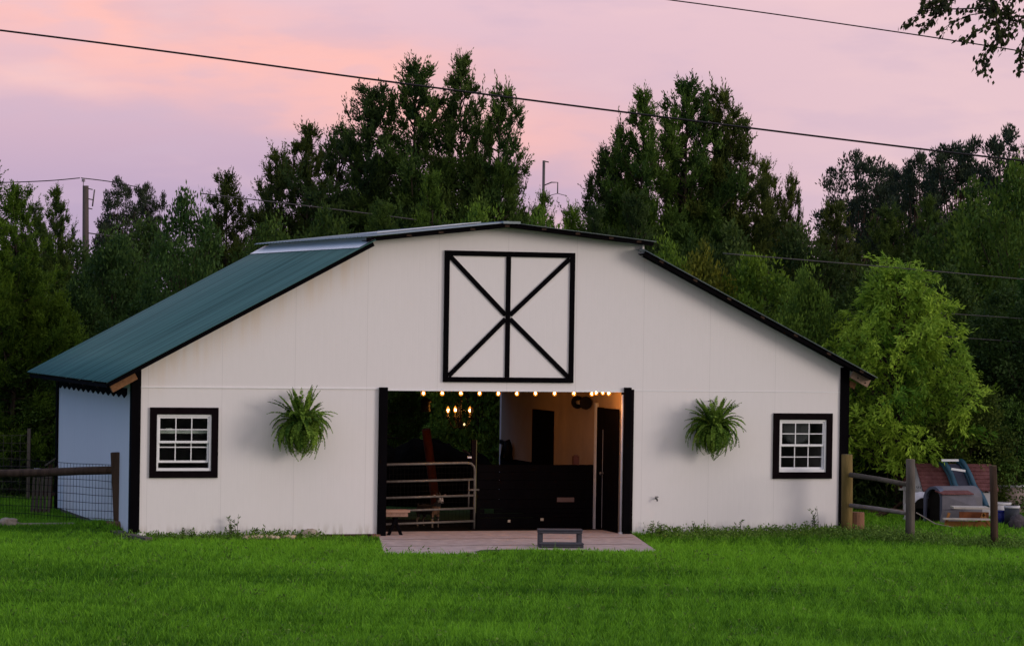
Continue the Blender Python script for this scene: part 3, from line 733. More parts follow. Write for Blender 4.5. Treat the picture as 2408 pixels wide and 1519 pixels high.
for (a0, z0), (a1, z1) in zip([(4.26, .02)] + bulbs, bulbs):
    pts += [((a0 + a1) / 2 - 4.25, 0, (z0 + z1) / 2 - .006), (a1 - 4.25, 0, z1 + .012)]
m_.tube(pts, .004, 5); m_.build('cord', M_CABLE, sl_)
for a, z in bulbs:
    m = MB(); m.lathe([(.0, -.088), (.026, -.079), (.037, -.050), (.031, -.025), (.013, -.009), (.0, -.007)], 14, (a - 4.25, -.01, z + .016)); b = m.build('bulb', M_BULB, sl_)
    m = MB(); m.blob((a - 4.25, -.01, z + .016 - .043), (.0105, .0105, .016), 1, 10, 7, 0); m.build('filament', M_FIL, b)
    m = MB(); m.lathe([(0, -.008), (.012, -.006), (.012, .016), (0, .018)], 8, (a - 4.25, -.01, z + .012)); m.build('socket', M_DARKIRON, b)
ch = bthing('chandelier', 'black iron chandelier with lit bulbs hanging inside the barn aisle', 'chandelier', 6.48, 3.0, 1.72)
m_ = MB(); m_.tube([(.01, 0, -.05), (0, 0, .5), (0, 0, .62)], .014, 8); m_.lathe([(.0, -.06), (.03, -.03), (.055, .04), (.03, .10), (.02, .16), (.035, .2), (.015, .26), (.015, .3)], 12); m_.build('stem', M_DARKIRON, ch)
m_ = MB(); m_.tube([(0, 0, .60), (0, 0, 1.48)], .008, 6)
for k in range(9): m_.tube([(.10 * sin(k), 0.02, .62 - k * .045), (.10 * sin(k) + .02, 0.02, .58 - k * .045)], .012, 6)
m_.build('chain', M_DARKIRON, ch)
for k in range(5):
    t = k * 2 * pi / 5 + .45; rx, ry = cos(t) * .225, sin(t) * .225
    m = MB(); m.tube([(0, 0, .05), (rx * .35, ry * .35, -.03), (rx * .75, ry * .75, .02), (rx, ry, .16)], .010, 6); m.lathe([(.005, .14), (.04, .155), (.04, .17), (.014, .175), (.014, .23), (0, .235)], 10, (rx, ry, 0)); m.build('arm', M_DARKIRON, ch)
    lit = k in (0, 1, 2)
    m = MB(); m.lathe([(0, .235), (.024, .25), (.036, .285), (.024, .325), (.005, .355), (0, .357)], 10, (rx, ry, 0))
    bo = m.build('bulb', M_BULB if lit else mat('unlit_bulb', (.25, .2, .15), .2, 0), ch)
    if lit: m = MB(); m.blob((rx, ry, .285), (.012, .012, .020), 1, 10, 7, 0); m.build('filament', M_FIL, bo)
m_ = MB(); m_.lathe([(0, -.1), (.018, -.085), (.018, -.065), (0, -.05)], 10, (0.02, -.16, .12)); m_.build('crystal', mat('glowing_crystal', (.7, .6, .4), .1, 0, emit=((1, .7, .35), 1.2)), ch)  # sparkle of the drop is put in as emission
la = bthing('pendant_lantern', 'unlit dark lantern hanging on a pale cord left of the chandelier', 'lantern', 5.83, 3.0, 1.98)
m_ = MB(); m_.tube([(-.09, 0, .27), (-.09, 0, 1.2)], .006, 6); m_.build('cord', M_VINYL, la)
m_ = MB(); m_.lathe([(.0, .26), (.03, .25), (.1, .19), (.11, .17), (.085, .16), (.085, .02), (.1, 0), (0, -.01)], 8); m_.build('body', M_DARKIRON, la)
rl = bthing('cable_reel', 'black reel with pale core fixed high on the right aisle wall', 'reel', 8.44, 1.85, 2.19)
m_ = MB(); m_.tube([(-.10, -.20, 0), (-.10, .20, 0)], .04, 12); m_.build('core', mat('pale_core', (.5, .42, .32), .6), rl)
for s in (-1, 1):
    m = MB(); m.tube([(-.10, s * .22 - .012, 0), (-.10, s * .22 + .012, 0)], .115, 18, False); m.build('flange', M_DARKIRON, rl)
m_ = MB(); m_.box((-.10, -.02, -.02), (.028, .02, .02)); m_.build('bracket', M_DARKIRON, rl)
# plank stall front
pk = bthing('stall_front', 'low black plank wall across the right half of the barn aisle', 'stall wall', 6.30, 1.42, 0)
zz = [0.02, .21, .285, .365, .53, .70, .86, 1.0, 1.125]
for i, (z0, z1) in enumerate(zip(zz, zz[1:])):
    m = MB()
    if i == 2: m.box((0, 0, z0 + .004), (.14, .035, z1 - .004)); m.box((.32, 0, z0 + .004), (2.14, .035, z1 - .004))
    else: m.box((0, .0 + .003 * (i % 2), z0 + .004), (2.14, .035, z1 - .004))
    m.build('plank', M_BLACK, pk)
for x in (.03, 1.1, 2.10):
    m = MB(); m.box((x - .04, .037, 0), (x + .04, .11, 1.12)); m.build('post', M_BLACK, pk)
m_ = MB(); m_.box((1.457, -.012, .478), (1.771, -.001, .556)); m_.build('board_patch', mat('pinkish_board', (.13, .085, .08), .8), pk)
for x, z, w in ((.565, .13, .045), (1.16, .155, .055)):
    m = MB(); m.box((x, -.010, z), (x + w, -.001, z + .045)); m.build('tag_plate', mat('cream_plate', (.45, .38, .30), .7), pk)
m_ = MB(); m_.box((0, 0, 0), (.10, .09, .145)); m_.box((.02, .02, .147), (.08, .07, .165)); o = m_.build('small_box', mat('dark_red_tin', (.08, .03, .025), .6)); o.matrix_world = BM @ Matrix.Translation((8.05, 1.40, 1.127))
tag(o, 'small dark red box standing on the black plank stall wall', 'box')
tk = bthing('tack_rack', 'black tack rack at the far end of the white aisle wall', 'rack', 8.452, 6.3, 1.0)
m_ = MB(); m_.beam((0, .35, .0), (-.10, -.10, .26), .05, .05); m_.beam((-.01, -.25, .0), (-.10, -.16, .30), .06, .09); m_.beam((0, .42, .30), (-.02, -.12, .26), .04, .08); m_.blob((-.08, -.25, .16), (.08, .09, .2), 5, 10, 7, .2); m_.build('frame', M_DARKIRON, tk)
m_ = MB(); m_.box((-.006, .12, .06), (.016, .38, .20)); m_.build('plate', M_INDIM, tk)
# tube gate
gt = bthing('tube_gate', 'galvanised five bar tube gate across the left half of the barn aisle', 'gate', 4.26, .55, 0)
ga, gb = (.18, .1), (1.955, .75)
def gp(f, z): return (ga[0] + (gb[0] - ga[0]) * f, ga[1] + (gb[1] - ga[1]) * f, z)
zr = [.165, .385, .605, .878, 1.165]
for i, z in enumerate(zr[:-1]):
    m = MB(); m.tube([gp(-.05, z), gp(1, z)], .020, 10); m.build('bar', M_GALV, gt)
m_ = MB(); m_.tube([gp(-.05, zr[4]), gp(.5, zr[4]), gp(.9, zr[4]), gp(.955, zr[4] - .012), gp(.99, zr[4] - .06), gp(1.0, zr[4] - .13), gp(1.0, .6), gp(1, .03)], .022, 10); m_.build('bar', M_GALV, gt)
m_ = MB(); m_.tube([gp(.935, .40), gp(.935, .86)], .012, 6); m_.tube([gp(.93, .70), gp(1.05, .70)], .018, 6); m_.build('latch', M_GALV, gt)
m_ = MB()
for k in range(12):
    z = .1 + k * .1; m_.tube([(p := gp(0, z)), gp(1, z)], .0018, 4)
for k in range(24): m_.tube([gp(k / 24, .06), gp(k / 24, 1.15)], .0018, 4)
m_.build('wire_mesh', M_DARKIRON, gt)
gp_ = bthing('gate_post', 'slim dark post that the tube gate latches to', 'post', 6.215, 1.36, 0)
m_ = MB(); m_.box((-.045, -.03, 0), (.03, .03, 1.55)); m_.build('post', M_TRIM, gp_)
m_ = MB(); m_.box((.031, -.03, .3), (.043, .03, 1.55)); m_.build('edge_strip', mat('olive_strip', (.10, .10, .05), .8), gp_)  # paler olive strip down the right edge
m_ = MB(); m_.tube([(-.05, 0, 1.18), (-.09, 0, 1.32), (-.2, 0, 1.38)], .02, 6)
m_.build('bent_strap', M_DARKIRON, gp_)
for z in (.86, 1.24):
    m = MB(); m.box((-.12, -.035, z), (-.05, -.005, z + .03)); m.build('hinge', mat('pale_steel', (.5, .5, .55), .4), gp_)
# leaning post and dark heap behind
P0 = at(1023, 1172, 58.8); P1 = at(1002, 1009, 58.5)
m_ = MB(); m_.tube([Vector((P0.x + .02, P0.y, -.05)), P0, (P0 + P1) / 2, P1], [.085, .085, .083, .08], 12)
o = m_.build('leaning_post', M_REDWOOD); tag(o, 'leaning reddish brown wooden post seen through the barn aisle', 'post')
hp = at(1000, 1150, 60.6)
m_ = MB(); m_.blob((0, 0, 0), (1.15, .8, 1.28), 5, 26, 16, .05); m_.blob((.75, .05, 0), (.9, .7, 1.05), 8, 22, 14, .06); m_.blob((-.9, .05, 0), (.9, .7, 1.16), 9, 22, 14, .05)
o = m_.build('brush_heap', mat('dark_heap', (.0045, .004, .0035), .95, .5, 6, bump=.8, bscale=12, spec=.02), loc=(hp.x, hp.y, 0)); tag(o, 'dark rounded heap behind the gate, seen through the barn aisle', 'heap')
# sawhorse bench at the left door post
bn = bthing('bench', 'small wooden bench with crossed black legs beside the left door post', 'bench', 4.30, .17, 0)
m_ = MB(); m_.box((-.12, -.12, .40), (.40, .12, .44)); m_.build('seat', mat('tan_board', (.30, .17, .12), .8, .3, 8, (.2, 1, 1), .3), bn)
m_ = MB(); m_.box((-.10, -.10, .33), (.37, -.07, .398)); m_.build('apron', mat('tan_apron', (.26, .15, .11), .8, .3, 20), bn)
for s in (-1, 1):
    m = MB(); m.beam((.16 + s * .12, -.05, .0), (.16 - s * .02, -.05 + .02 * s, .325), .045, .05, (0, 1, 0)); m.build('leg', M_BLACK, bn)
m_ = MB(); m_.box((-.10, .05, .0), (-.05, .1, .398)); m_.build('leg', M_BLACK, bn)

# ================================================================== goat
def goat():
    C = bpy.data.meshes.new('goat_cage')
    vs = []; es = []; rad = []
    def chain(pts, start=None):
        prev = start
        for x, y, z, r in pts:
            vs.append((x, y, z)); rad.append(r); i = len(vs) - 1
            if prev is not None: es.append((prev, i))
            prev = i
        return prev
    # x forward; body along -x
    p = chain([(0, 0, .31, .095)]); chest = chain([(.13, 0, .315, .10), (.20, 0, .33, .085)], p)
    back = chain([(-.14, 0, .31, .10), (-.25, 0, .325, .085)], p)
    nk = chain([(.265, 0, .40, .058), (.305, 0, .475, .047)], chest)
    hd = chain([(.335, 0, .52, .046), (.375, 0, .495, .040), (.415, 0, .46, .027), (.435, 0, .447, .022)], nk)
    chain([(-.32, 0, .36, .02), (-.35, 0, .40, .014)], back)
    for s in (-1, 1):
        chain([(.19, s * .055, .25, .038), (.195, s * .058, .16, .022), (.20, s * .058, .08, .016), (.20, s * .058, .03, .015), (.215, s * .058, .005, .017)], chest)
        chain([(-.235, s * .06, .25, .045), (-.215, s * .062, .18, .026), (-.27, s * .062, .125, .017), (-.255, s * .062, .05, .015), (-.24, s * .062, .005, .017)], back)
        chain([(.325, s * .055, .545, .016), (.325, s * .105, .575, .017), (.33, s * .14, .585, .007)], nk + 1)
    C.from_pydata(vs, es, [])
    o = bpy.data.objects.new('goat_cage', C); COL.objects.link(o)
    o.modifiers.new('s', 'SKIN'); sub = o.modifiers.new('b', 'SUBSURF'); sub.levels = 2; sub.render_levels = 2
    C.skin_vertices[0].data.foreach_set('radius', [r for q in rad for r in (q, q)])
    C.skin_vertices[0].data[0].use_root = True
    dg = bpy.context.evaluated_depsgraph_get(); dg.update()
    me = bpy.data.meshes.new_from_object(o.evaluated_get(dg)); bpy.data.objects.remove(o)
    col = me.color_attributes.new('coat', 'FLOAT_COLOR', 'POINT')
    for i, v in enumerate(me.vertices):
        x, y, z = v.co; c = (.010, .008, .007)
        if x > .12 and z < .38 and z > .2 and abs(y) < .075 and x > .17: c = (.20, .10, .05)
        if z < .17 and abs(y) > .03: c = (.24, .17, .12) if abs(y) > .05 else (.05, .035, .025)
        if x > .33 and z < .535:
            if abs(abs(y) - .024 - (.415 - x) * .1) < .012: c = (.42, .36, .32)
            if x > .405 and z > .445: c = (.42, .37, .34)
            if x > .43: c = (.03, .02, .02)
        if abs(y) > .07 and z > .54: c = (.42, .30, .27) if abs(y) < .125 else (.12, .08, .06)
        if z < .02: c = (.02, .015, .012)
        col.data[i].color = (*c, 1)
    m = bpy.data.materials.new('goat_coat'); m.use_nodes = True; t = m.node_tree; a = t.nodes.new('ShaderNodeAttribute'); a.attribute_name = 'coat'
    t.links.new(a.outputs['Color'], t.nodes['Principled BSDF'].inputs['Base Color']); t.nodes['Principled BSDF'].inputs['Roughness'].default_value = .85
    for p_ in me.polygons: p_.use_smooth = True
    ob = link('goat', me, None); me.materials.clear(); me.materials.append(m)
    tag(ob, 'small dark goat with tan chest and white face stripes standing behind the gate', 'goat')
    ob.location = bw(5.60, 1.95, .012); ob.rotation_euler = (0, 0, BT - pi / 2 + .30)
    for s in (-1, 1):
        e = MB(); e.blob((.372, s * .036, .515), (.008, .007, .008), 1, 8, 6, 0); e.build('eye', M_DARKIRON, ob)
        e = MB(); e.tube([(.312, s * .022, .555), (.295, s * .03, .60), (.27, s * .035, .625)], [.010, .008, .003], 7); e.build('horn', M_GREYWOOD, ob)
goat()

# ================================================================== step stool
st_p = gnd(1318, 1289, 0)
st = thing('step_stool', 'grey plastic two step stool standing on the concrete pad before the barn', 'step stool', (st_p.x, st_p.y, 0), BT * .25)
for (z, y0, y1, w) in ((.30, .05, .27, .355), (.10, -.22, .03, .35)):
    m = MB(); m.box((-w, y0, z - .07), (w, y1, z - .03)); m.box((-w - .005, y0 - .01, z - .03), (w + .005, y1 + .01, z)); m.build('step', M_GRAYPLASTIC, st, bevel=.012)
for s in (-1, 1):
    m = MB(); m.box((s * .35, .08, -.05), (s * .275, .25, .228)); m.build('leg', M_GRAYPLASTIC, st, bevel=.008)
    m = MB(); m.box((s * .355, -.2, -.05), (s * .265, .01, .028)); m.build('foot', M_GRAYPLASTIC, st, bevel=.008)

# ================================================================== hanging ferns
def fern(label, a, z, seed, sc_, drop):
    rng = np.random.default_rng(seed); rr = random.Random(seed)
    t = bthing('hanging_fern', label, 'fern', a, -.31 * sc_, z, 'ferns hung on the front of the barn')
    P = []; D = []; LN = []; T = []
    for i in range(165):
        az = rr.uniform(0, 2 * pi); el = rr.uniform(-1.1, 1.0) if i > 34 else rr.uniform(1.0, 1.55)
        L = rr.uniform(.40, .62) * sc_ * (1.12 if el < .2 else 1); dr = rr.uniform(.7, 1.5) * (1.1 - .35 * max(0, el)) * (.45 if i <= 34 else 1); tn = rr.random() * .7
        s = np.linspace(0.05, 1, 30); dh = np.array([cos(az), sin(az), 0])
        # arching frond
        ang = el - dr * 1.5 * s ** 1.3
        st_ = np.stack([np.cos(ang)[:, None] * dh + np.sin(ang)[:, None] * np.array([0, 0, 1.])], 0)[0]
        pos = np.cumsum(st_ * (L / 30), 0) + np.array([0, 0, .05]) + dh * .06
        pos[:, 1] = np.minimum(pos[:, 1], .29 * sc_)
        side = np.cross(dh, [0, 0, 1.]); w = np.sin(np.pi * np.clip(s * .88 + .12, 0, 1)) ** .6
        for sg in (-1, 1):
            P.append(pos); D.append(side * sg + st_ * .55 + rng.normal(size=(30, 3)) * .15); LN.append(.050 * w * sc_ + .006); T.append(np.clip(tn + s * .2 + rng.normal(size=30) * .08 + (.5 if rr.random() < .06 else 0), 0, 1))
        P.append(pos); D.append(st_); LN.append(np.full(30, L / 22)); T.append(np.full(30, tn))
    P = np.concatenate(P); D = np.concatenate(D); LN = np.concatenate(LN); T = np.concatenate(T)
    V, Q = leaves(P, D, LN, LN * .55 + .004, rng)
    link('fronds', np_mesh('fronds', V, Q, np.repeat(T, 4)), M_FERN, t)
    m = MB(); m.lathe([(0, -.20), (.10, -.19), (.15, -.05), (.16, .02), (.14, .02), (.12, -.02), (0, -.02)], 16); m.build('pot', M_BLACK, t)
    m = MB()
    for k in range(3): m.tube([(.15 * cos(k * 2.1), .15 * sin(k * 2.1), 0), (0, .0, .42)], .003, 4)
    m.tube([(0, 0, .42), (0, .12, .47), (0, .31 * sc_, .45)], .007, 5); m.build('hanger', M_DARKIRON, t)
fern('larger bushy hanging fern between the left window and the left door post', 2.72, 1.86, 4, 1.0, 0)
fern('smaller hanging fern on the wall between the right door post and the right window', 9.98, 1.83, 9, .93, 0)
# things just behind the window glass
m_ = MB(); m_.box((0, 0, 0), (.86, .10, .05)); m_.box((.16, .0, .051), (.26, .08, .085)); o = m_.build('window_shelf', mat('pale_green_board', (.35, .42, .36), .7)); o.matrix_world = BM @ Matrix.Translation((.41, .13, 1.70)); tag(o, 'pale green shelf behind the upper panes of the left window', 'shelf')
m_ = MB(); m_.lathe([(0, 0), (.17, .005), (.21, .04), (.27, .05), (.275, .06), (.22, .06), (0, .055)], 28); o = m_.build('basin', mat('grey_enamel', (.040, .046, .048), .6)); o.matrix_world = BM @ Matrix.Translation((11.68, .18, 1.80)) @ Matrix.Rotation(pi / 2, 4, 'X'); tag(o, 'round grey basin hanging behind the glass of the right window', 'basin')

# ================================================================== left fence, pallet, feeder, edging
lf = thing('rail_fence', 'dark timber post and rail fence with wire mesh left of the barn', 'fence', (-6.50, 51.75, 0))
pb = gnd(282, 1231, .17); pt = at(280, 1063, pb.y)
b0 = Vector((pb.x + 6.50 + .02, pb.y - 51.75, .0)); t0_ = Vector((pt.x + 6.50 - .03, 0 + pb.y - 51.75, pt.z))
m_ = MB(); m_.beam(b0, t0_, .205, .18, (0, 1, 0)); m_.build('post', M_OLDWOOD, lf, bevel=.01)
ra = at(268, 1105, pb.y) - Vector((6.5 * -1, 51.75, 0)) * 1.0
def lfl(px, py, Y): v = at(px, py, Y); return Vector((v.x + 6.50, v.y - 51.75, v.z))
m_ = MB(); m_.tube([lfl(274, 1105, pb.y), lfl(190, 1107, pb.y + .5), lfl(100, 1111, pb.y + 1.0), lfl(0, 1113, pb.y + 1.5), lfl(-160, 1118, pb.y + 2.3)], .068, 8); m_.build('rail', M_OLDWOOD, lf)
vz = lfl(-140, 1118, pb.y + 2.2); m_ = MB(); m_.beam((vz.x, vz.y + .12, 0), (vz.x, vz.y + .12, 1.2), .16, .14, (0, 1, 0)); m_.build('post', M_OLDWOOD, lf)
def mesh_line(f, z): v = lfl(276 - 420 * f, 1100, pb.y + .06 + 2.4 * f); return (v.x, v.y + .11, z)
m_ = MB()
for k, z in enumerate((.22, .35, .48, .61, .73, .85, 1.0, 1.12)):
    m_.tube([mesh_line(f / 8, z + .008 * sin(f * 2 + k)) for f in range(9)], .0045, 4)
for k in range(56): m_.tube([mesh_line(k / 56, .15), mesh_line(k / 56, 1.12)], .0032, 4)
m_.build('wire_mesh', M_DARKIRON, lf)
m_ = MB(); q = gnd(282, 1243, .10); m_.tube([(-.22, 0, .08), (.17, .03, .08)], .085, 10); o = m_.build('log', mat('cut_log', (.14, .08, .05), .9, .4, 8, (.3, 1, 1), .5), loc=(q.x, q.y, .06)); tag(o, 'short log lying at the foot of the left fence post', 'log')
for k, (p0, p1, w) in enumerate((((205, 1233), (262, 1252), .16), ((262, 1251), (316, 1266), .17), ((305, 1262), (350, 1271), .14))):
    u, v = gnd(*p0, .06), gnd(*p1, .04)
    m = MB(); m.beam((0, 0, 0), v - u, w, .07); o = m.build('edging_board', M_GREYWOOD, loc=u + Vector((0, 0, .015)), bevel=.01)
    tag(o, ('upper weathered board edging the bank by the left barn corner', 'middle weathered board edging the bank by the left barn corner', 'lowest edging board touching the left corner of the barn')[k], 'board', 'boards edging the bank')
q = gnd(318, 1266, .03); m_ = MB(); m_.blob((-.10, 0, .03), (.14, .07, .03), 12, 12, 8, .2); m_.blob((.08, .0, .06), (.09, .06, .06), 13, 12, 8, .25); o = m_.build('stone', mat('pale_stone', (.48, .47, .40), .8, .2, 8, bump=.3), loc=(q.x, q.y, 0)); tag(o, 'pale flat stone in the grass at the left front corner of the barn', 'stone')
q = gnd(22, 1237, 0); m_ = MB(); m_.blob((0, 0, .05), (.2, .12, .09), 15, 12, 8, .25); o = m_.build('stone', M_STONE, loc=(q.x, q.y, 0)); tag(o, 'brown stone at the far left edge of the lawn', 'stone')
u, v = gnd(48, 1237, 0), gnd(175, 1236, 0)
m_ = MB(); m_.beam((0, 0, .03), v - u + Vector((0, 0, .03)), .06, .05); o = m_.build('edging_board', mat('pale_board', (.36, .33, .27), .8), loc=u); tag(o, 'pale board lying along the lawn edge below the pallet', 'board')
# pallet
pl = gnd(92, 1208, .02)
pa = thing('pallet', 'grey slatted pallet leaning upright behind the left rail fence', 'pallet', (pl.x, pl.y, .0), .15, None, (.10, .05))
for k in range(5):
    m = MB(); x = -.13 + k * .072; m.box((x - .026, 0, 0), (x + .026, .02, .80)); m.build('slat', M_GREYWOOD, pa)
for z in (.06, .40, .74):
    m = MB(); m.box((-.16, .021, z - .04), (.19, .09, z + .04)); m.build('rail', M_OLDWOOD, pa)
m_ = MB(); m_.box((-.14, -.005, .802), (.2, .10, .825)); m_.build('cap_board', mat('pale_cap', (.45, .44, .46), .7), pa)
fd = gnd(122, 1203, .02)
fe = thing('feeder', 'narrow wooden feeder with a slanting roof board by the back left barn corner', 'feeder', (fd.x, fd.y + .3, 0), .1)
for x, hh in ((-.09, .86), (.04, .95)):
    m = MB(); m.box((x - .03, -.03, 0), (x + .05, .05, hh)); m.build('post', M_OLDWOOD, fe)
m_ = MB(); m_.beam((-.18, .0, .84), (.12, .0, 1.05), .16, .025); m_.build('roof_board', M_GREYWOOD, fe)
m_ = MB(); m_.beam((-.02, -.12, .78), (.12, -.12, .87), .10, .02); m_.build('roof_board', M_GREYWOOD, fe)
m_ = MB(); m_.box((-.12, -.06, .30), (.12, .06, .36)); m_.build('tray', M_OLDWOOD, fe)

# ================================================================== right fence
def post(label, px0, px1, top, base, mt, lean=0, sides=12):
    g = gnd((px0 + px1) / 2, base, hz(*gnd((px0 + px1) / 2, base)[:2])); r = (px1 - px0) / 2 / F * g.y; tp = at((px0 + px1) / 2 + lean, top, g.y)
    t = thing('fence_post', label, 'fence post', (g.x, g.y, g.z), 0, 'posts of the fence right of the barn')
    m = MB(); d = Vector((tp.x - g.x, 0, tp.z - g.z)); m.tube([Vector((0, 0, -.1)), d * .3, d * .7 + Vector((.004, 0, 0)), d], [r * 1.04, r, r * .98, r * .97], sides); m.build('post', mt, t)
    m = MB(); m.tube([d, d + Vector((0, 0, .006))], r * .9, sides); m.build('cut_top', mat('cut_wood', (.15, .12, .06), .9), t)
    return g, d
g2, d2 = post('thick yellowish fence post against the right corner of the barn', 1978, 2005, 1069, 1259, M_YELLOWWOOD)
g3, d3 = post('grey round fence post in the middle of the right fence', 2129, 2151, 1080, 1274, M_GREYWOOD, 1)
g4, d4 = post('narrow leaning fence post at the right end of the fence', 2330, 2348, 1095, 1287, M_OLDWOOD, -4)
for k, (p, q, r, lb) in enumerate((((2000, 1116), (2134, 1139), .045, 'upper round rail between the first two right fence posts'), ((2000, 1188), (2134, 1207), .038, 'lower pale rail between the first two right fence posts'))):
    u, v = at(*p, g2.y - .12), at(*q, g3.y + .12)
    m = MB(); m.tube([u, (u + v) / 2 + Vector((0, 0, .008)), v], [r, r * .95, r * .9], 9); o = m.build('fence_rail', M_GREYWOOD if k == 0 else mat('pale_rail', (.17, .15, .14), .9, .3, 8)); tag(o, lb, 'rail', 'rails of the right fence')
g = gnd(2005, 1256, 0); m_ = MB(); m_.lathe([(.0, 0), (.165, 0), (.150, .08), (.145, .36), (.14, .40), (0, .405)], 16, smooth=False); o = m_.build('stump', mat('stump_wood', (.17, .085, .05), .9, .4, 6, (1, 1, .2), .6), loc=(g.x + .03, g.y - .22, 0)); tag(o, 'cut tree stump standing in front of the yellowish fence post', 'stump')
# back wire fence
for lb, x0, x1, y in (('wire mesh fence behind the yard right of the barn', 5.9, 13.2, 62.3), ('wire mesh fence in the shade left of the barn', -14.0, -9.2, 60.2)):
    wf = thing('wire_fence', lb, 'fence', (x0, y, 0), 0, 'wire fences along the wood')
    m = MB(); Lx = x1 - x0
    for k in range(9): z = .1 + k * .145; m.tube([(Lx * f / 6, 0, z + .01 * sin(f * 3 + k)) for f in range(7)], .004, 4)
    for k in range(int(Lx / .16)): m.tube([(k * .16, .001, .08), (k * .16, .001, 1.28)], .003, 4)
    m.build('wire_mesh', M_WIREBG, wf)
    for k in range(int(Lx / 2.4) + 1):
        m = MB(); m.box((k * 2.4 - .03, .01, 0), (k * 2.4 + .03, .07, 1.4)); m.build('post', M_GREYWOOD, wf)

# ================================================================== right yard
M_SHING = mat('maroon_shingle', (.085, .028, .028), .9, .4, 9, (1, 1, 1), .6, 40, col2=(.17, .07, .068))
M_PWHITE = mat('dirty_white_plastic', (.50, .49, .52), .6, .15, 6)
def yl(px, py, Y, o): v = at(px, py, Y); return Vector((v.x - o.x, v.y - o.y, v.z))
o_ = gnd(2245, 1214, .0); o_ = Vector((o_.x, 59.3, 0))
ph_ = thing('playhouse', 'white playhouse with a maroon shingled roof in the yard right of the barn', 'playhouse', o_)
Y0 = 59.3; P = lambda x, y, dy=0: yl(x, y, Y0 + dy, o_)
rl_, rr_ = P(2152, 1089, .45), P(2331, 1091, .45); el_, er_ = P(2171, 1154), P(2349, 1154)
n_ = 7; m_ = MB()
for k in range(n_):
    f0, f1 = k / n_, (k + 1) / n_
    a, b = rl_.lerp(el_, f0), rr_.lerp(er_, f0); c, d = rl_.lerp(el_, f1), rr_.lerp(er_, f1)
    up = Vector((0, -.006, .014))
    m_.add([a, b, d + up, c + up, a - Vector((0, 0, .02)), b - Vector((0, 0, .02)), d - Vector((0, 0, .01)), c - Vector((0, 0, .01))], [(0, 3, 2, 1), (3, 7, 6, 2), (4, 5, 6, 7), (0, 4, 7, 3), (1, 2, 6, 5)])
bl_, br_ = rl_ + Vector((-.28, .38, -.5)), rr_ + Vector((0.1, .38, -.5))
m_.add([rl_, rr_, br_, bl_], [(0, 1, 2, 3)]); m_.build('roof', M_SHING, ph_)
fl_ = P(2116, 1149, .9)
m_ = MB(); m_.prism([rl_ + Vector((0, .01, -.03)), el_ + Vector((-.02, .02, -.02)), el_ + Vector((-.05, .05, -.1)), fl_], (.02, .02, 0)); m_.build('gable', M_PWHITE, ph_)
wl, wr = el_ + Vector((-.0, .05, 0)), er_ + Vector((-.10, .05, 0)); zt = el_.z - .02
m_ = MB(); m_.box((wl.x, wl.y, .05), (wl.x + .10, wl.y + .04, zt)); m_.box((wr.x - .52, wr.y, .05), (wr.x, wr.y + .04, zt)); m_.box((wl.x + .101, wl.y, zt - .08), (wr.x - .521, wr.y + .03, zt)); m_.build('front_panel', M_PWHITE, ph_)
m_ = MB(); m_.box((fl_.x + .05, wl.y + .7, .05), (wr.x, wl.y + .74, zt)); m_.box((wr.x - .04, wr.y + .041, .05), (wr.x, wl.y + .699, zt)); m_.build('back_panel', M_PWHITE, ph_)
m_ = MB(); m_.beam(fl_ + Vector((-.03, -.1, 0)), fl_ + Vector((.25, -.2, 0)), .04, .035); m_.build('eave_bracket', M_PWHITE, ph_)
for k in range(3):
    c = P(2155 + 4 * k, 1143, -.02); m = MB(); m.tube([c, c + Vector((.02, 0, -.04))], .006, 5); m.build('scribble_mark', M_DARKIRON, ph_)
# slide leaning on the roof
sl2 = thing('slide', 'teal plastic slide with white cross slats lying against the playhouse roof', 'slide', o_)
def spline(pts, n=14):
    P_ = [pts[0]] + pts + [pts[-1]]; out = []
    for i in range(1, len(P_) - 2):
        for k in range(n):
            t = k / n; a, b, c, d = P_[i - 1], P_[i], P_[i + 1], P_[i + 2]
            out.append(.5 * ((2 * b) + (c - a) * t + (2 * a - 5 * b + 4 * c - d) * t * t + (3 * b - a - 3 * c + d) * t ** 3))
    out.append(pts[-1]); return out
M_TEAL = mat('teal_plastic', (.010, .055, .090), .4, .2, 6, spec=.5)
r1 = spline([P(2217, 1086, .36), P(2226, 1096, .22), P(2238, 1118, .04), P(2246, 1140, -.12), P(2258, 1158, -.25)])
r2 = spline([P(2258, 1084, .36), P(2266, 1090, .26), P(2280, 1115, .05), P(2293, 1145, -.15), P(2310, 1168, -.4), P(2321, 1192, -.62)])
for rail, nm in ((r1, 0), (r2, 1)):
    m = MB(); m.tube(rail, .052, 8); m.tube([p + Vector((-.05, .03, -.02)) for p in rail], .03, 6); m.build('side_rail', M_TEAL, sl2)
m_ = MB(); k = len(r1)
B1 = [p + Vector((.03, .05, -.05)) for p in r1]; B2 = [r2[int(i * (len(r2) - 1) * .8 / (k - 1))] + Vector((-.04, .05, -.05)) for i in range(k)]
m_.add(B1 + B2, [(i, i + 1, k + i + 1, k + i) for i in range(k - 1)], True); m_.build('bed', mat('dull_slide_bed', (.05, .05, .075), .6, .3, 5), sl2)
for p, q, w in (((2214, 1082), (2254, 1082), .05), ((2237, 1102), (2270, 1107), .05), ((2273, 1156), (2292, 1151), .06)):
    m = MB(); m.beam(P(*p, -.1 if p[1] < 1120 else -.5), P(*q, -.1 if p[1] < 1120 else -.5), .05, w * .8); m.build('cross_slat', M_VINYL, sl2)
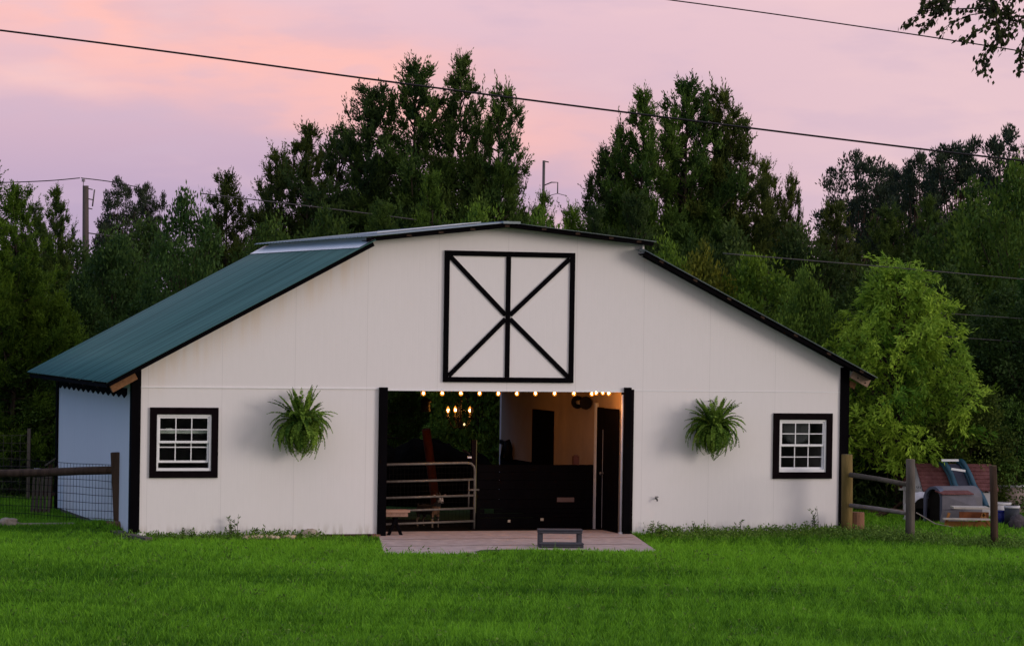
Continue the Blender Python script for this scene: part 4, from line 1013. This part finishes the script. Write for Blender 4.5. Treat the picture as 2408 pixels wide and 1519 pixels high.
# grey dog kennel
ko = Vector((at(2240, 1238, 57.6).x, 57.6, 0)); kn = thing('dog_kennel', 'grey plastic dog kennel with an arched opening in front of the playhouse', 'dog kennel', ko)
K = lambda x, y, dy=0: yl(x, y, 57.6 + dy, ko)
M_KN = mat('grey_kennel_plastic', (.115, .11, .13), .6, .15, 7, bump=.1); M_KB = mat('blue_grey_kennel_plastic', (.075, .085, .13), .6, .2, 7)
# front end faces left-front: ring around arch
fa, fb, ft = K(2172, 1238, .25), K(2213, 1240, -.05), K(2202, 1156, .1)
m_ = MB(); arch = []; outer = []
for k in range(13):
    t = pi * k / 12; s_ = -cos(t)
    c = fa.lerp(fb, .5 + .42 * s_); c.z = .04 + (.40 if 0 < k < 12 else 0) + .20 * sin(t); arch.append(c)
    e = fa.lerp(fb, .5 + .56 * s_); e.z = .0 + (.42 if 0 < k < 12 else 0) + .27 * sin(t); outer.append(e)
nv = len(arch); dpt = Vector((.10, .10, 0))
m_.add(arch + outer + [p + dpt for p in arch] + [p + dpt for p in outer],
       [(i, i + 1, nv + i + 1, nv + i) for i in range(nv - 1)] + [(nv + i, nv + i + 1, 3 * nv + i + 1, 3 * nv + i) for i in range(nv - 1)] + [(i + 1, i, 2 * nv + i, 2 * nv + i + 1) for i in range(nv - 1)])
m_.build('front_end', M_KB, kn)
m_ = MB(); ln_ = Vector((.70, .35, 0))
body = [p + dpt * 1.01 for p in outer]
m_.add(body + [p + ln_ for p in body], [(i, i + 1, nv + i + 1, nv + i) for i in range(nv - 1)] + [tuple(nv + i for i in range(nv))]); m_.build('body', M_KN, kn)
s0, s1, s2, s3 = K(2216, 1164, -.10), K(2290, 1164, .05), K(2300, 1193, -.02), K(2216, 1198, -.12)
m_ = MB(); m_.prism([s0, s3, s2, s1], (0, .05, 0)); m_.build('side_panel', M_KN, kn)
m_ = MB(); m_.prism([K(2216, 1199, -.14), K(2208, 1240, -.14), K(2270, 1238, -.10), K(2268, 1199, -.10)], (0, .05, 0)); m_.build('base_panel', M_KN, kn)
m_ = MB(); m_.prism([K(2198, 1155, .05), K(2216, 1163, -.13), K(2290, 1163, .02), K(2276, 1155, .2)], (0, 0, .02)); m_.build('roof', M_SHING, kn)
m_ = MB(); c = [p + dpt * .6 for p in arch]; m_.add(c, [tuple(range(nv))]); m_.build('opening', M_DARKIRON, kn)  # dark sheet stands in for the unlit inside
# white kennel beside it
wo_ = Vector((at(2165, 1236, 58.2).x, 58.2, 0)); wk = thing('dog_kennel', 'white rounded dog kennel behind the middle fence post', 'dog kennel', wo_)
m_ = MB(); m_.lathe([(.31, 0), (.33, .05), (.30, .10), (.31, .3), (.24, .46), (.12, .54), (0, .56)], 20); m_.build('dome', M_PWHITE, wk)
m_ = MB(); m_.tube([(.02, -.34, .27), (.02, -.30, .27)], .2, 18, False); m_.box((-.18, -.34, .03), (.22, -.30, .27)); m_.build('opening', M_DARKIRON, wk)  # black plate on the dome in place of its shaded hollow
# wooden picnic table
pt_o = Vector((at(2290, 1236, 56.6).x, 56.6, 0)); pt_ = thing('picnic_table', 'small orange wooden picnic table in front of the kennel', 'picnic table', pt_o)
T_ = lambda x, y, dy=0: yl(x, y, 56.6 + dy, pt_o)
M_ORW = mat('orange_wood', (.26, .115, .035), .8, .3, 8, bump=.3); M_PALEB = mat('pale_table_board', (.42, .38, .34), .7, .2, 6)
a, b = T_(2242, 1193), T_(2326, 1194); m_ = MB(); m_.box((a.x, -.05, a.z - .02), (b.x, .4, a.z + .012)); m_.build('table_top', M_PALEB, pt_)
a, b = T_(2217, 1219, -.2), T_(2327, 1221, -.2); m_ = MB(); m_.box((a.x, -.30, a.z - .015), (b.x, -.14, a.z + .012)); m_.build('bench_board', M_PALEB, pt_)
for p, q in (((2317, 1205), (2293, 1238)), ((2310, 1207), (2330, 1238)), ((2232, 1205), (2222, 1238))):
    m = MB(); m.beam(T_(*p, -.08), T_(*q, -.08), .045, .06, (0, 1, 0)); m.build('leg', M_ORW, pt_)
m_ = MB(); a, b = T_(2256, 1203), T_(2325, 1203); m_.box((a.x, -.02, a.z - .12), (b.x, .02, a.z)); m_.build('apron', mat('rust_board', (.15, .05, .02), .9, .4), pt_)
m_ = MB(); a, b = T_(2222, 1232), T_(2326, 1232); m_.box((a.x, -.1, .02), (b.x, -.06, .13)); m_.build('lower_board', M_ORW, pt_)
# tubs and buckets
def tub(name, label, cat, px, base, Y, r, h, mt, rim=None, wall=.02):
    v = at(px, base, Y); t = thing(name, label, cat, (v.x, Y, 0 if base else 0))
    m = MB(); m.lathe([(0, .01), (r * .92, .0), (r, h), (r - wall, h), (r * .9 - wall, .04), (0, .04)], 28); m.build('body', mt, t)
    m = MB(); m.lathe([(r * 1.0, h - .035), (r * 1.035, h - .03), (r * 1.035, h + .006), (r - wall, h + .006)], 28); m.build('rim', rim or mt, t); return t
M_TUB = mat('pinkish_tub_plastic', (.36, .28, .26), .7, .15, 12, (3, 3, .2))
t = tub('stock_tank', 'large pale round stock tank at the right edge of the yard', 'tank', 2372, 1215, 60.8, .36, .58, M_TUB, M_PWHITE)
tub('basin_tub', 'low white tub in front of the large pale stock tank', 'tub', 2352, 1222, 59.6, .2, .30, M_PWHITE)
tub('bucket', 'bright blue bucket beside the right end fence post', 'bucket', 2353, 1240, 57.4, .085, .28, mat('blue_plastic', (.010, .018, .16), .5, .2), None, .008)
tub('bucket', 'dark grey bucket with a white rim in front of the stock tank', 'bucket', 2379, 1244, 57.2, .14, .38, mat('dark_bucket_plastic', (.03, .035, .045), .6, .3), M_PWHITE, .01)
v = gnd(2393, 1245, 0); m_ = MB(); m_.blob((0, 0, .10), (.15, .13, .17), 22, 14, 9, .15); m_.blob((.14, -.05, .06), (.10, .09, .1), 23, 12, 8, .2); o = m_.build('rock', mat('dark_rock', (.06, .05, .055), .9, .5, 12, bump=.7, bscale=20), loc=(v.x, v.y, 0)); tag(o, 'dark lumpy rock in front of the dark bucket', 'rock')
m_ = MB(); u = at(2155, 1205, 57.0); w = gnd(2244, 1284 - 40, 0); c = Vector((0, 0, 0)); m_.tube([c, (w - u) * .5 + Vector((0, 0, -.05)), w - u + Vector((0, 0, .03))], .012, 6); o = m_.build('pole_stick', mat('pale_stick', (.28, .24, .2), .8), loc=u); tag(o, 'thin pale stick leaning from the middle fence post to the grass', 'stick')
for k in range(6):
    v = gnd(2075 + R.uniform(-20, 45), 1214 + R.uniform(-6, 8), 0); an = R.uniform(-.5, .5); L = R.uniform(.2, .4)
    m = MB(); m.tube([(-L * cos(an), -L * sin(an) * .4, .02), (0, 0, .06 + .03 * k), (L * cos(an), L * sin(an) * .4, .03 + .03 * k)], [.03, .04, .025], 7); o = m.build('branch_wood', M_OLDWOOD, loc=(v.x, v.y, .0)); tag(o, 'fallen branch in the brush pile behind the right rails', 'branch', 'branches of the small brush pile')
m_ = MB(); v = at(2090, 1220, 62); z_ = lambda x, y: yl(x, y, 61.6, Vector((v.x, 61.6, 0)))
m_.tube([z_(2083, 1235), z_(2085, 1150), z_(2088, 1110), z_(2093, 1062)], [.02, .018, .013, .006], 6); m_.tube([z_(2088, 1110), z_(2082, 1088), z_(2070, 1078)], [.01, .008, .004], 5)
o = m_.build('dead_sapling', mat('dead_wood', (.20, .16, .12), .9), loc=(v.x, 61.6, 0)); tag(o, 'bare pale dead sapling under the yellow green tree', 'sapling')

# ================================================================== weeds and stones at the wall foot
def weed(label, a, b, h, seed, n, seedhead=False):
    rng = np.random.default_rng(seed); rr = random.Random(seed); t = bthing('weed', label, 'weed', a, b, 0, 'tall weeds along the barn wall')
    m = MB(); P = []; D = []
    for k in range(n):
        x, y = rr.uniform(-.12, .12), rr.uniform(-.05, .05); hh = h * rr.uniform(.45, 1); lx = rr.uniform(-.25, .25) * hh
        m.tube([(x, y, -.03), (x + lx * .4, y, hh * .6), (x + lx, y - .02, hh)], [.005, .004, .002], 4)
        for j in range(14):
            f = rr.uniform(.1, 1); P.append((x + lx * f, y, hh * f)); D.append((rr.uniform(-1, 1), rr.uniform(-1, 1), rr.uniform(-.2, .9)))
    m.build('stem', M_GREYWOOD if seedhead else M_OLDWOOD, t)
    V, Q = leaves(np.array(P), np.array(D), rng.uniform(.03, .085, len(P)), .022, rng)
    link('leaves', np_mesh('leaves', V, Q, np.repeat(rng.random(len(P)) * .7, 4)), M_WEED, t)
weed('tallest weed with a dark upright seed head below the left fern', 1.66, -.12, .40, 3, 7)
weed('short ragged weed at the wall right of the tallest weed', 2.05, -.15, .24, 4, 5)
weed('low weed under the left window', .92, -.12, .20, 5, 5)
weed('spiky weed close to the right end of the barn wall', 11.85, -.25, .50, 6, 6, True)
weed('thin dry weed below the hose tap', 9.75, -.2, .30, 7, 5, True)
weed('thin weed midway along the right barn wall', 10.45, -.2, .27, 8, 5, True)
weed('leafy weed just right of the right door post', 8.95, -.35, .26, 9, 8)
rng_ = np.random.default_rng(5); m_ = MB()
for k in range(70):
    a = 1.75 + abs(rng_.normal(0, .42)); b = -.42 + rng_.normal(0, .08); s = rng_.uniform(.02, .05)
    m_.blob((a, b, .03 + s * .3), (s * 1.4, s, s * .8), k, 6, 4, .25)
o = m_.build('pebbles', mat('tan_pebble', (.42, .31, .19), .9, .35, 20, col2=(.55, .46, .33))); o.matrix_world = BM; o['kind'] = 'stuff'; o['label'] = 'spill of tan pebbles in the grass below the left fern'; o['category'] = 'pebbles'
m_ = MB(); m_.blob((2.95, -.05, .03), (.17, .05, .12), 31, 14, 9, .1); o = m_.build('stone', M_STONE); o.matrix_world = BM; tag(o, 'rounded stone against the wall between the pebbles and the left door post', 'stone')
m_ = MB(); m_.box((4.0, -.14, -.03), (4.14, -.035, .05)); o = m_.build('brick', mat('old_brick', (.20, .10, .07), .9, .3, 20, bump=.5)); o.matrix_world = BM; tag(o, 'single brick at the foot of the left door post', 'brick')

# ================================================================== cables and poles
def cable(label, pts, r, m, name='power_cable'):
    P_ = [at(*p) for p in pts]; mb = MB(); c = P_[len(P_) // 2]; mb.tube([p - c for p in spline(P_, 8)], r, 6)
    return tag(mb.build(name, m, loc=c), label, 'cable')
cable('thick black cable sagging across the whole sky in front of the trees', [(-900, -38, 41), (0, 72, 41), (430, 127, 41), (850, 184, 41), (1230, 234, 41), (1600, 281, 41), (2010, 332, 41), (2408, 379, 41), (3300, 478, 41)], .0125, M_CABLE)
cable('thin black cable crossing the top right corner of the sky', [(700, -112, 43), (1570, 0, 43), (2000, 60, 43), (2408, 122, 43), (3200, 250, 43)], .0085, M_CABLE)
up = at(196, 800, 84)
ut = thing('utility_pole', 'weathered wooden utility pole among the trees left of the barn', 'utility pole', (up.x, 84, 0))
zt_ = at(196, 437, 84).z; m_ = MB(); m_.tube([(.10, 0, -.2), (.05, 0, zt_ * .5), (0, 0, zt_)], [.13, .10, .080], 10); m_.build('pole', mat('grey_pole_wood', (.080, .062, .054), .9, .3, 8, (1, 1, .1), .4), ut)
m_ = MB(); m_.tube([(-.06, 0, zt_ - .1), (-.06, 0, zt_ + .17)], .012, 6); m_.lathe([(0, .0), (.06, .01), (.03, .04), (.055, .06), (0, .10)], 10, (-.06, 0, zt_ + .10)); m_.build('insulator', mat('porcelain', (.22, .2, .22), .3), ut)
m_ = MB()
for z in (.08, .35, .6): m_.tube([(.08, 0, zt_ - z), (.19, 0, zt_ - z - .02)], .014, 6)
m_.tube([(.24, 0, zt_ - .1), (.19, 0, zt_ - .55)], .02, 6); m_.build('bracket', M_GALV, ut)
tp_ = zt_ + .2
cable('distant wire left of the utility pole top', [(-300, 436, 84), (60, 428, 84), (188, 419, 84)], .013, M_CABLE)
cable('distant wire running right from the utility pole top into the pine', [(191, 419, 84), (262, 428, 86), (330, 442, 88)], .013, M_CABLE)
cable('pale wire against dark trees running right from the pole', [(205, 548, 84), (310, 562, 84), (420, 580, 84)], .016, M_WIREBG)
cable('pale wire running behind the barn roof on its left', [(470, 455, 69), (700, 482, 69), (885, 505, 69), (1060, 528, 69)], .012, M_WIREBG)
cable('pale wire crossing the trees right of the barn roof', [(1700, 596, 60.5), (2060, 626, 60.5), (2408, 657, 60.5), (2700, 684, 60.5)], .009, M_WIREBG)
cable('short pale wire at the right edge above the lowest wire', [(2190, 735, 62), (2340, 745, 62), (2408, 750, 62), (2600, 765, 62)], .008, M_WIREBG)
cable('lowest pale wire at the right edge of the trees', [(2200, 790, 62), (2340, 800, 62), (2408, 805, 62), (2600, 819, 62)], .008, M_WIREBG)
sp = at(1279, 378, 160); sz = sp.z
stp = thing('steel_pole', 'distant slim pole with a bracket arm between the two tall tree groups', 'pole', (sp.x, 160, 0))
m_ = MB(); m_.tube([(0, 0, 0), (0, 0, sz)], .07, 8); m_.build('pole', M_WIREBG, stp)
m_ = MB(); m_.tube([(.05, 0, sz - 1.25), (.4, 0, sz - 1.1), (.72, 0, sz - 1.1), (.72, 0, sz - 1.65)], .03, 6); m_.build('arm', M_WIREBG, stp)
m_ = MB(); m_.tube([(0, 0, sz - .03), (.25, 0, sz - .08)], .03, 6); m_.build('top_bracket', M_WIREBG, stp)
m_ = MB(); m_.tube([(.3, 0, sz - 1.78), (.72, 0, sz - 1.66), (1.2, 0, sz - 1.78)], .018, 5); m_.build('wire_end', M_WIREBG, stp)

# ================================================================== TREES
KIND = {}
for i in range(4): KIND['cedar%d' % i] = (gen_cedar(20 + i, 10, 2.2, (92, 98, 88, 104)[i], (7, 8, 6, 8)[i]), M_CEDAR, M_BARK, 10.1, 2.5)
for i in range(4): KIND['round%d' % i] = (gen_round(40 + i, 7, 2.4, 260, 95, .06, .15, .085, cl=.50), M_BROAD, M_BARK, 7.1, 2.6)
for i in range(2): KIND['bush%d' % i] = (gen_round(60 + i, 3.2, 1.7, 130, 95, .02, .11, .06, .1, lambda t: 1 - .55 * t ** 1.7, 24, .36, .05), M_BROAD, M_BARK, 3.25, 1.85)
for i in range(3): KIND['pine%d' % i] = (gen_round(80 + i, 13, 2.5, (190, 160, 210)[i], 95, (.52, .58, .55)[i], .20, .075, -.3, lambda t: sqrt(max(0, 1 - (1.75 * t - .75) ** 2)) * (.75 + .25 * t), 60, .38, .16), M_PINE, M_PINEBARK, 0, 0)
KIND['yellow'] = (gen_vase(91, 5.2, 1.8, 135, .22, lambda t: float(np.interp(t, (.2, .32, .48, .66, .84, 1), (.62, .9, 1, .78, .50, .16)))), M_BRIGHT, M_BARK, 0, 0)
for k, v in list(KIND.items()):
    (tr, cm), ml, mb_, h, r = v
    co = np.empty(len(cm.vertices) * 3, np.float32); cm.vertices.foreach_get('co', co); co = co.reshape(-1, 3)
    h = float(np.percentile(co[:, 2], 99.97)); r = float(np.percentile(np.abs(co[:, 0]), 99.3))
    tm = bpy.data.meshes.new('trunk'); tm.from_pydata(tr.v, [], tr.f); tm.polygons.foreach_set('use_smooth', tr.sm); tm.update(); tm.materials.append(mb_); cm.materials.append(ml)
    KIND[k] = (tm, cm, h, r)
NAMES = {'cedar': 'cedar_tree', 'round': 'broadleaf_tree', 'bush': 'shrub', 'pine': 'pine_tree', 'yellow': 'broadleaf_tree'}
def tree(kind, px, top, w, Y, label, col=(1, 1, 1), rot=None, group=None, fat=1.0):
    tm, cm, h, r = KIND[kind]; v = at(px, top, Y); g = hz(v.x, Y); base = kind.rstrip('0123456789')
    sxy = w / F * Y / (2 * r); sz_ = (v.z - g) / h
    t = thing(NAMES[base], label, 'shrub' if base == 'bush' else 'tree', (v.x, Y, g - .03), R.uniform(0, 6.28) if rot is None else rot, group)
    t.scale = (sxy, sxy * fat, sz_)
    for nm, me in (('trunk', tm), ('crown', cm)):
        o = bpy.data.objects.new(nm, me); COL.objects.link(o); o.parent = t
        if nm == 'crown': o.color = (*col, 1)
    return t
GB = 'trees in the wood behind the barn'
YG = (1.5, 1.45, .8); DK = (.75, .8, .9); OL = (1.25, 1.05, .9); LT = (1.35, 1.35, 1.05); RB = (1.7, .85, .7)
TREES = [
 # kind, centre x, top y, width, distance, label, colour
 ('cedar3', 40, 430, 350, 61.2, 'broad bright green cedar filling the left edge of the picture', (1.35, 1.5, .65)),
 ('cedar1', -60, 300, 320, 64, 'tall dark cedar partly beyond the left edge with its tip against the sky', (.9, .9, 1.0)),
 ('cedar0', 134, 436, 210, 70, 'small pointed cedar just left of the utility pole', (1.1, 1.1, .9)),
 ('cedar2', 85, 470, 200, 72, 'short cedar between the bright left cedar and the small pointed one', (1, 1.05, .85)),
 ('pine0', 283, 413, 120, 110, 'far round headed pine right of the utility pole', (1.1, 1, 1.1)),
 ('pine1', 353, 427, 95, 112, 'far pine half hidden behind the dense dark round tree', (1.1, 1, 1.1)),
 ('round0', 440, 438, 215, 63, 'dense dark round headed tree left of the roof', (.85, 1.05, .95)),
 ('round1', 275, 530, 260, 67, 'shady tree behind the utility pole foot', (.8, .95, .9)),
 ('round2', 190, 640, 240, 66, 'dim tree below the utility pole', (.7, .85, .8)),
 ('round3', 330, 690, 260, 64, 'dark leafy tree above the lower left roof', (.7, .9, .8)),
 ('cedar1', 532, 400, 250, 74, 'dark cedar between the round tree and the tall left group', OL),
 ('cedar2', 652, 345, 280, 73, 'feathery cedar with curved tips on the left slope of the tall group', OL),
 ('cedar0', 725, 288, 330, 72, 'cedar with a leaning pointed top left of the tallest group', OL),
 ('cedar2', 800, 285, 300, 73, 'dark cedar filling the gap left of the tallest tree group', DK),
 ('cedar3', 865, 196, 430, 71, 'tall dark cedar on the left of the tallest tree group', DK),
 ('cedar1', 980, 138, 400, 71, 'very tall cedar with a forked tip under the cable', (1.1, 1.2, 1)),
 ('cedar0', 1090, 124, 330, 70.5, 'tallest cedar with a spire that tops all others', (1.1, 1.1, 1)),
 ('cedar2', 1178, 192, 300, 70, 'tall cedar on the right side of the tallest group', (1.15, 1.25, 1)),
 ('cedar3', 1208, 386, 250, 72, 'shorter cedar with drooping side sprays right of the tallest group', OL),
 ('cedar0', 1278, 448, 210, 66, 'small cedar pointing up just under the distant pole', (1.25, 1.35, .9)),
 ('cedar2', 1345, 478, 200, 66, 'small bright cedar between the two tall groups', (1.5, 1.7, .8)),
 ('cedar1', 1428, 345, 270, 72, 'dark cedar on the left side of the right hand group', DK),
 ('cedar2', 1455, 290, 230, 71, 'thin cedar stepping up toward the right hand group', DK),
 ('cedar0', 1510, 206, 330, 70.5, 'tall cedar with a needle thin tip in the right hand group', (1.2, 1.35, .9)),
 ('cedar1', 1612, 181, 390, 71, 'tallest cedar of the right hand group with a bushy head', (1.1, 1.25, 1)),
 ('cedar2', 1685, 197, 330, 71.5, 'cedar spire just right of the bushy headed one', OL),
 ('cedar3', 1745, 275, 320, 71, 'cedar on the right slope of the right hand group', OL),
 ('cedar0', 1800, 372, 230, 72, 'lower cedar with open twigs right of the right hand group', OL),
 ('cedar2', 1858, 402, 150, 72, 'lowest cedar at the right end of the right hand group', OL),
 ('round1', 640, 500, 230, 67, 'leafy tree top showing above the upper end of the lower left roof', (1.1, 1.2, .9)),
 ('round2', 765, 480, 260, 66, 'rounded crown above the left end of the ridge roof', (1.1, 1.15, .85)),
 ('cedar1', 900, 470, 240, 64, 'mid green cedar low behind the left half of the ridge', (1.1, 1.2, .9)),
 ('cedar3', 1020, 400, 230, 65, 'mid green cedar low behind the barn ridge', (1.35, 1.5, .85)),
 ('round0', 1130, 475, 250, 63, 'bright leafy bush top behind the barn peak', (1.6, 1.75, .85)),
 ('round3', 1270, 490, 220, 62.5, 'bright green crown right of the barn peak', (1.5, 1.7, .85)),
 ('cedar1', 1400, 480, 200, 65, 'dark cedar low behind the right half of the ridge', DK),
 ('cedar3', 1500, 450, 250, 66, 'dark tree behind the right end of the ridge roof', DK),
 ('round1', 1570, 545, 190, 62.5, 'light green bush above the right roof step', (1.7, 1.8, .8)),
 ('round2', 1655, 560, 200, 62, 'olive bush with orange tinted top above the right roof', (2.2, 1.45, .7)),
 ('round0', 1775, 590, 280, 62, 'yellow green spreading crown above the middle of the right roof', (1.75, 1.8, .7)),
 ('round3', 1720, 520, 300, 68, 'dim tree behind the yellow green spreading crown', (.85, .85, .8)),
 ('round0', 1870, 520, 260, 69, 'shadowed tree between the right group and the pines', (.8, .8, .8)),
 ('round1', 1895, 610, 200, 61, 'pale leafed shrub tree above the lower right roof', (1.5, 1.6, .9)),
 ('pine0', 2020, 350, 195, 92, 'round headed dark pine right of the right hand group', (1, 1, 1.15)),
 ('pine2', 2100, 385, 150, 94, 'pine close behind the round headed pine', (1, 1, 1.15)),
 ('pine1', 2165, 352, 170, 90, 'open topped pine in the middle of the right skyline', (1, 1, 1.15)),
 ('pine2', 2250, 330, 190, 88, 'spreading pine under the thick cable at the right', (1, 1, 1.1)),
 ('pine0', 2365, 290, 200, 84, 'tallest pine at the right edge of the picture', (1, 1, 1.1)),
 ('pine1', 2490, 300, 220, 84, 'pine just beyond the right edge', (1, 1, 1.1)),
 ('cedar3', 1970, 470, 280, 74, 'brownish cedar in front of the round headed pine', OL),
 ('cedar1', 2085, 480, 270, 72, 'dense cedar below the skyline pines', (1.1, 1.1, .9)),
 ('cedar0', 2185, 460, 250, 72, 'straight dark cedar right of the dense one', (1, 1.05, .9)),
 ('round2', 2290, 420, 330, 70, 'large soft green tree below the pines at the right', (1.3, 1.35, .85)),
 ('round0', 2400, 370, 300, 68, 'lighter green tree at the right edge', (1.4, 1.5, .85)),
 ('round3', 2540, 420, 300, 66, 'green tree beyond the right edge', (1, 1.3, .9)),
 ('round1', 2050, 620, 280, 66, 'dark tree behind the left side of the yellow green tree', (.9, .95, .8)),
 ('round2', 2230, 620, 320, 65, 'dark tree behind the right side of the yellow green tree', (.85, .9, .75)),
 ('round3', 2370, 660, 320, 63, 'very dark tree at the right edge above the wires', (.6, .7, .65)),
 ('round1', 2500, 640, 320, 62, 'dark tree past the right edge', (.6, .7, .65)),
 ('yellow', 2118, 600, 425, 60.9, 'yellow green drooping tree beside the right end of the barn', (1, 1, 1)),
 ('bush0', 2265, 900, 300, 60.5, 'olive shrub behind the slide', (1.1, 1, .7)),
 ('bush1', 2395, 930, 260, 61, 'dark green shrub at the right edge behind the stock tank', (.9, 1.1, .8)),
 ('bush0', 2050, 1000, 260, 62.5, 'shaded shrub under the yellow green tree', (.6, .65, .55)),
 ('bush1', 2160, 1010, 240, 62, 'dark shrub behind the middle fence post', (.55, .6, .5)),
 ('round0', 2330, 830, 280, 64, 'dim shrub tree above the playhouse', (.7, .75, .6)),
 # seen through the aisle, colours raised to offset shade; then low on the left
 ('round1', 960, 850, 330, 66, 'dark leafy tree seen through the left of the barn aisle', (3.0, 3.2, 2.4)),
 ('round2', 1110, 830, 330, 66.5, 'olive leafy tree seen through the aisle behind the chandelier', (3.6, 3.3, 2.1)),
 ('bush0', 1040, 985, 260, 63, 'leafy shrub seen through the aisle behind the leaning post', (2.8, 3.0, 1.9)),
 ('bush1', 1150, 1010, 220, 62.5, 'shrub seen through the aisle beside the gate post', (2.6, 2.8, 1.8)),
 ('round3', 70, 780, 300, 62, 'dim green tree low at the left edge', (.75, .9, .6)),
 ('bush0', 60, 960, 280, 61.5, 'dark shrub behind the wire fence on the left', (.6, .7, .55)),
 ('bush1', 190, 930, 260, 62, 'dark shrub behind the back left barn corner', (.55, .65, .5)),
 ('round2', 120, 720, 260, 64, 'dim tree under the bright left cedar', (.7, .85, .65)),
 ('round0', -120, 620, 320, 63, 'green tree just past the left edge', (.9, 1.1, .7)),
]
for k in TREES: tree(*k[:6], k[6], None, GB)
# a deep back row that closes the wood
BACK = [(x, 560 + 40 * sin(x * .013) + R.uniform(-25, 25)) for x in range(-260, 2700, 150)]
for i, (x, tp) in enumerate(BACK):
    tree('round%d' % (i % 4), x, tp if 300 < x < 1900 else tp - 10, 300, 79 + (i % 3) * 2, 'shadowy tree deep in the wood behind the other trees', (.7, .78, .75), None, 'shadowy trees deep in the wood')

# ================================================================== overhanging tree, top right
def overhang():
    Yb = 35.0; tx = at(2800, 500, Yb).x
    t = thing('broadleaf_tree', 'tree at the top right whose leafy twigs hang into the sky', 'tree', (tx, Yb, 0))
    L = lambda px, py, dy=0: (lambda v: Vector((v.x - tx, v.y - Yb, v.z)))(at(px, py, Yb + dy))
    crop = lambda x, y, dy=0: L(2101.5 + x / 7.288, y / 7.288, dy)
    m = MB(); top = L(2760, -300)
    m.tube([(0, 0, -.1), (-.05, 0, 2), (.02, .05, 4.2), top, top + Vector((0, .1, 1.6))], [.22, .18, .14, .10, .03], 9)
    BR = [
     [(4200, -1500, .1), (2700, -500, 0), (1900, -160, -.1), (1690, 0, -.1), (1730, 190, -.1), (1760, 330, -.12), (1800, 560, -.14), (1690, 780, -.12), (1570, 1000, -.1), (1530, 1200, -.1)],
     [(1710, 190, -.1), (1500, 148, 0), (1100, 160, .1), (850, 150, .15), (650, 180, .2), (470, 210, .2), (300, 360, .22), (150, 430, .22)],
     [(2700, 250, .2), (2230, 280, .1), (2000, 290, .05), (1760, 220, .0), (1330, 260, .05), (1150, 330, .1), (950, 430, .1), (780, 550, .1)],
     [(1760, 420, -.1), (1480, 500, -.2), (1330, 620, -.2), (1120, 670, -.2)],
     [(2300, -400, .2), (1700, -250, .2), (1050, -40, .2), (850, 80, .2), (600, 100, .2), (470, 120, .2)],
     [(860, 60, .2), (800, 200, .25), (680, 300, .3), (560, 440, .3), (480, 480, .3)],
     [(2900, 500, .3), (2300, 640, .3), (2200, 820, .3), (2160, 900, .3), (2180, 1050, .3), (2140, 1220, .3)],
     [(2230, 300, .1), (2100, 380, 0), (1950, 470, -.1), (1850, 600, -.1), (1780, 760, -.1)],
     [(2400, -300, .1), (2050, -40, .1), (1950, 80, 0), (1880, 220, 0), (1850, 360, 0)],
     [(1700, -60, 0), (1430, 30, .1), (1600, 150, .1)],
     [(1100, -200, .3), (900, 0, .3), (780, 20, .3), (650, 30, .3), (520, 30, .3)],
    ]
    rng = np.random.default_rng(2); P = []; D = []; T = []; S = []
    for bi, br in enumerate(BR):
        pts = spline([crop(*p) for p in br], 8); n = len(pts)
        m.tube(pts, [.026 * (1 - i / n) ** 1.4 + .0035 for i in range(n)] if bi == 0 else [.009 * (1 - i / n) + .002 for i in range(n)], 5)
        for i in range(2, n):
            p = np.array(pts[i]); d = np.array((pts[i] - pts[i - 1]).normalized())
            dens = 4 if bi in (0, 7, 8) else 2
            if bi == 0 and i < 18: dens = 2
            for j in range(dens):
                P.append(p + rng.normal(size=3) * (.055 if dens == 4 else .026)); D.append(d * .6 + rng.normal(size=3) * .55 + np.array([0, 0, -.75])); T.append(rng.random()); S.append(rng.uniform(.7, 1.25))
    # the rest of the crown, beyond the frame
    for k in range(130):
        c = np.array([rng.uniform(-1.0, 3.2), rng.uniform(-2.2, 2.2), rng.uniform(5.6, 9.2)])
        if c[0] < .2 and c[2] < 8.0: continue
        for j in range(60): P.append(c + rng.normal(size=3) * .28); D.append(rng.normal(size=3) + np.array([0, 0, -.5])); T.append(rng.random()); S.append(1.1)
        if k % 4 == 0: m.tube([(0, 0, min(4.5, c[2] - 1)), c * .5 + np.array([0, 0, 2.2]), c], [.05, .03, .01], 5)
    m.build('trunk', M_BARK, t)
    S = np.array(S); V, Q = leaves(np.array(P), np.array(D), .070 * S, .044 * S, rng)
    link('crown', np_mesh('crown', V, Q, np.repeat(np.array(T), 4)), leaf_mat('twig_leaf', (.022, .026, .012), (.070, .085, .028), .2), t)
overhang()
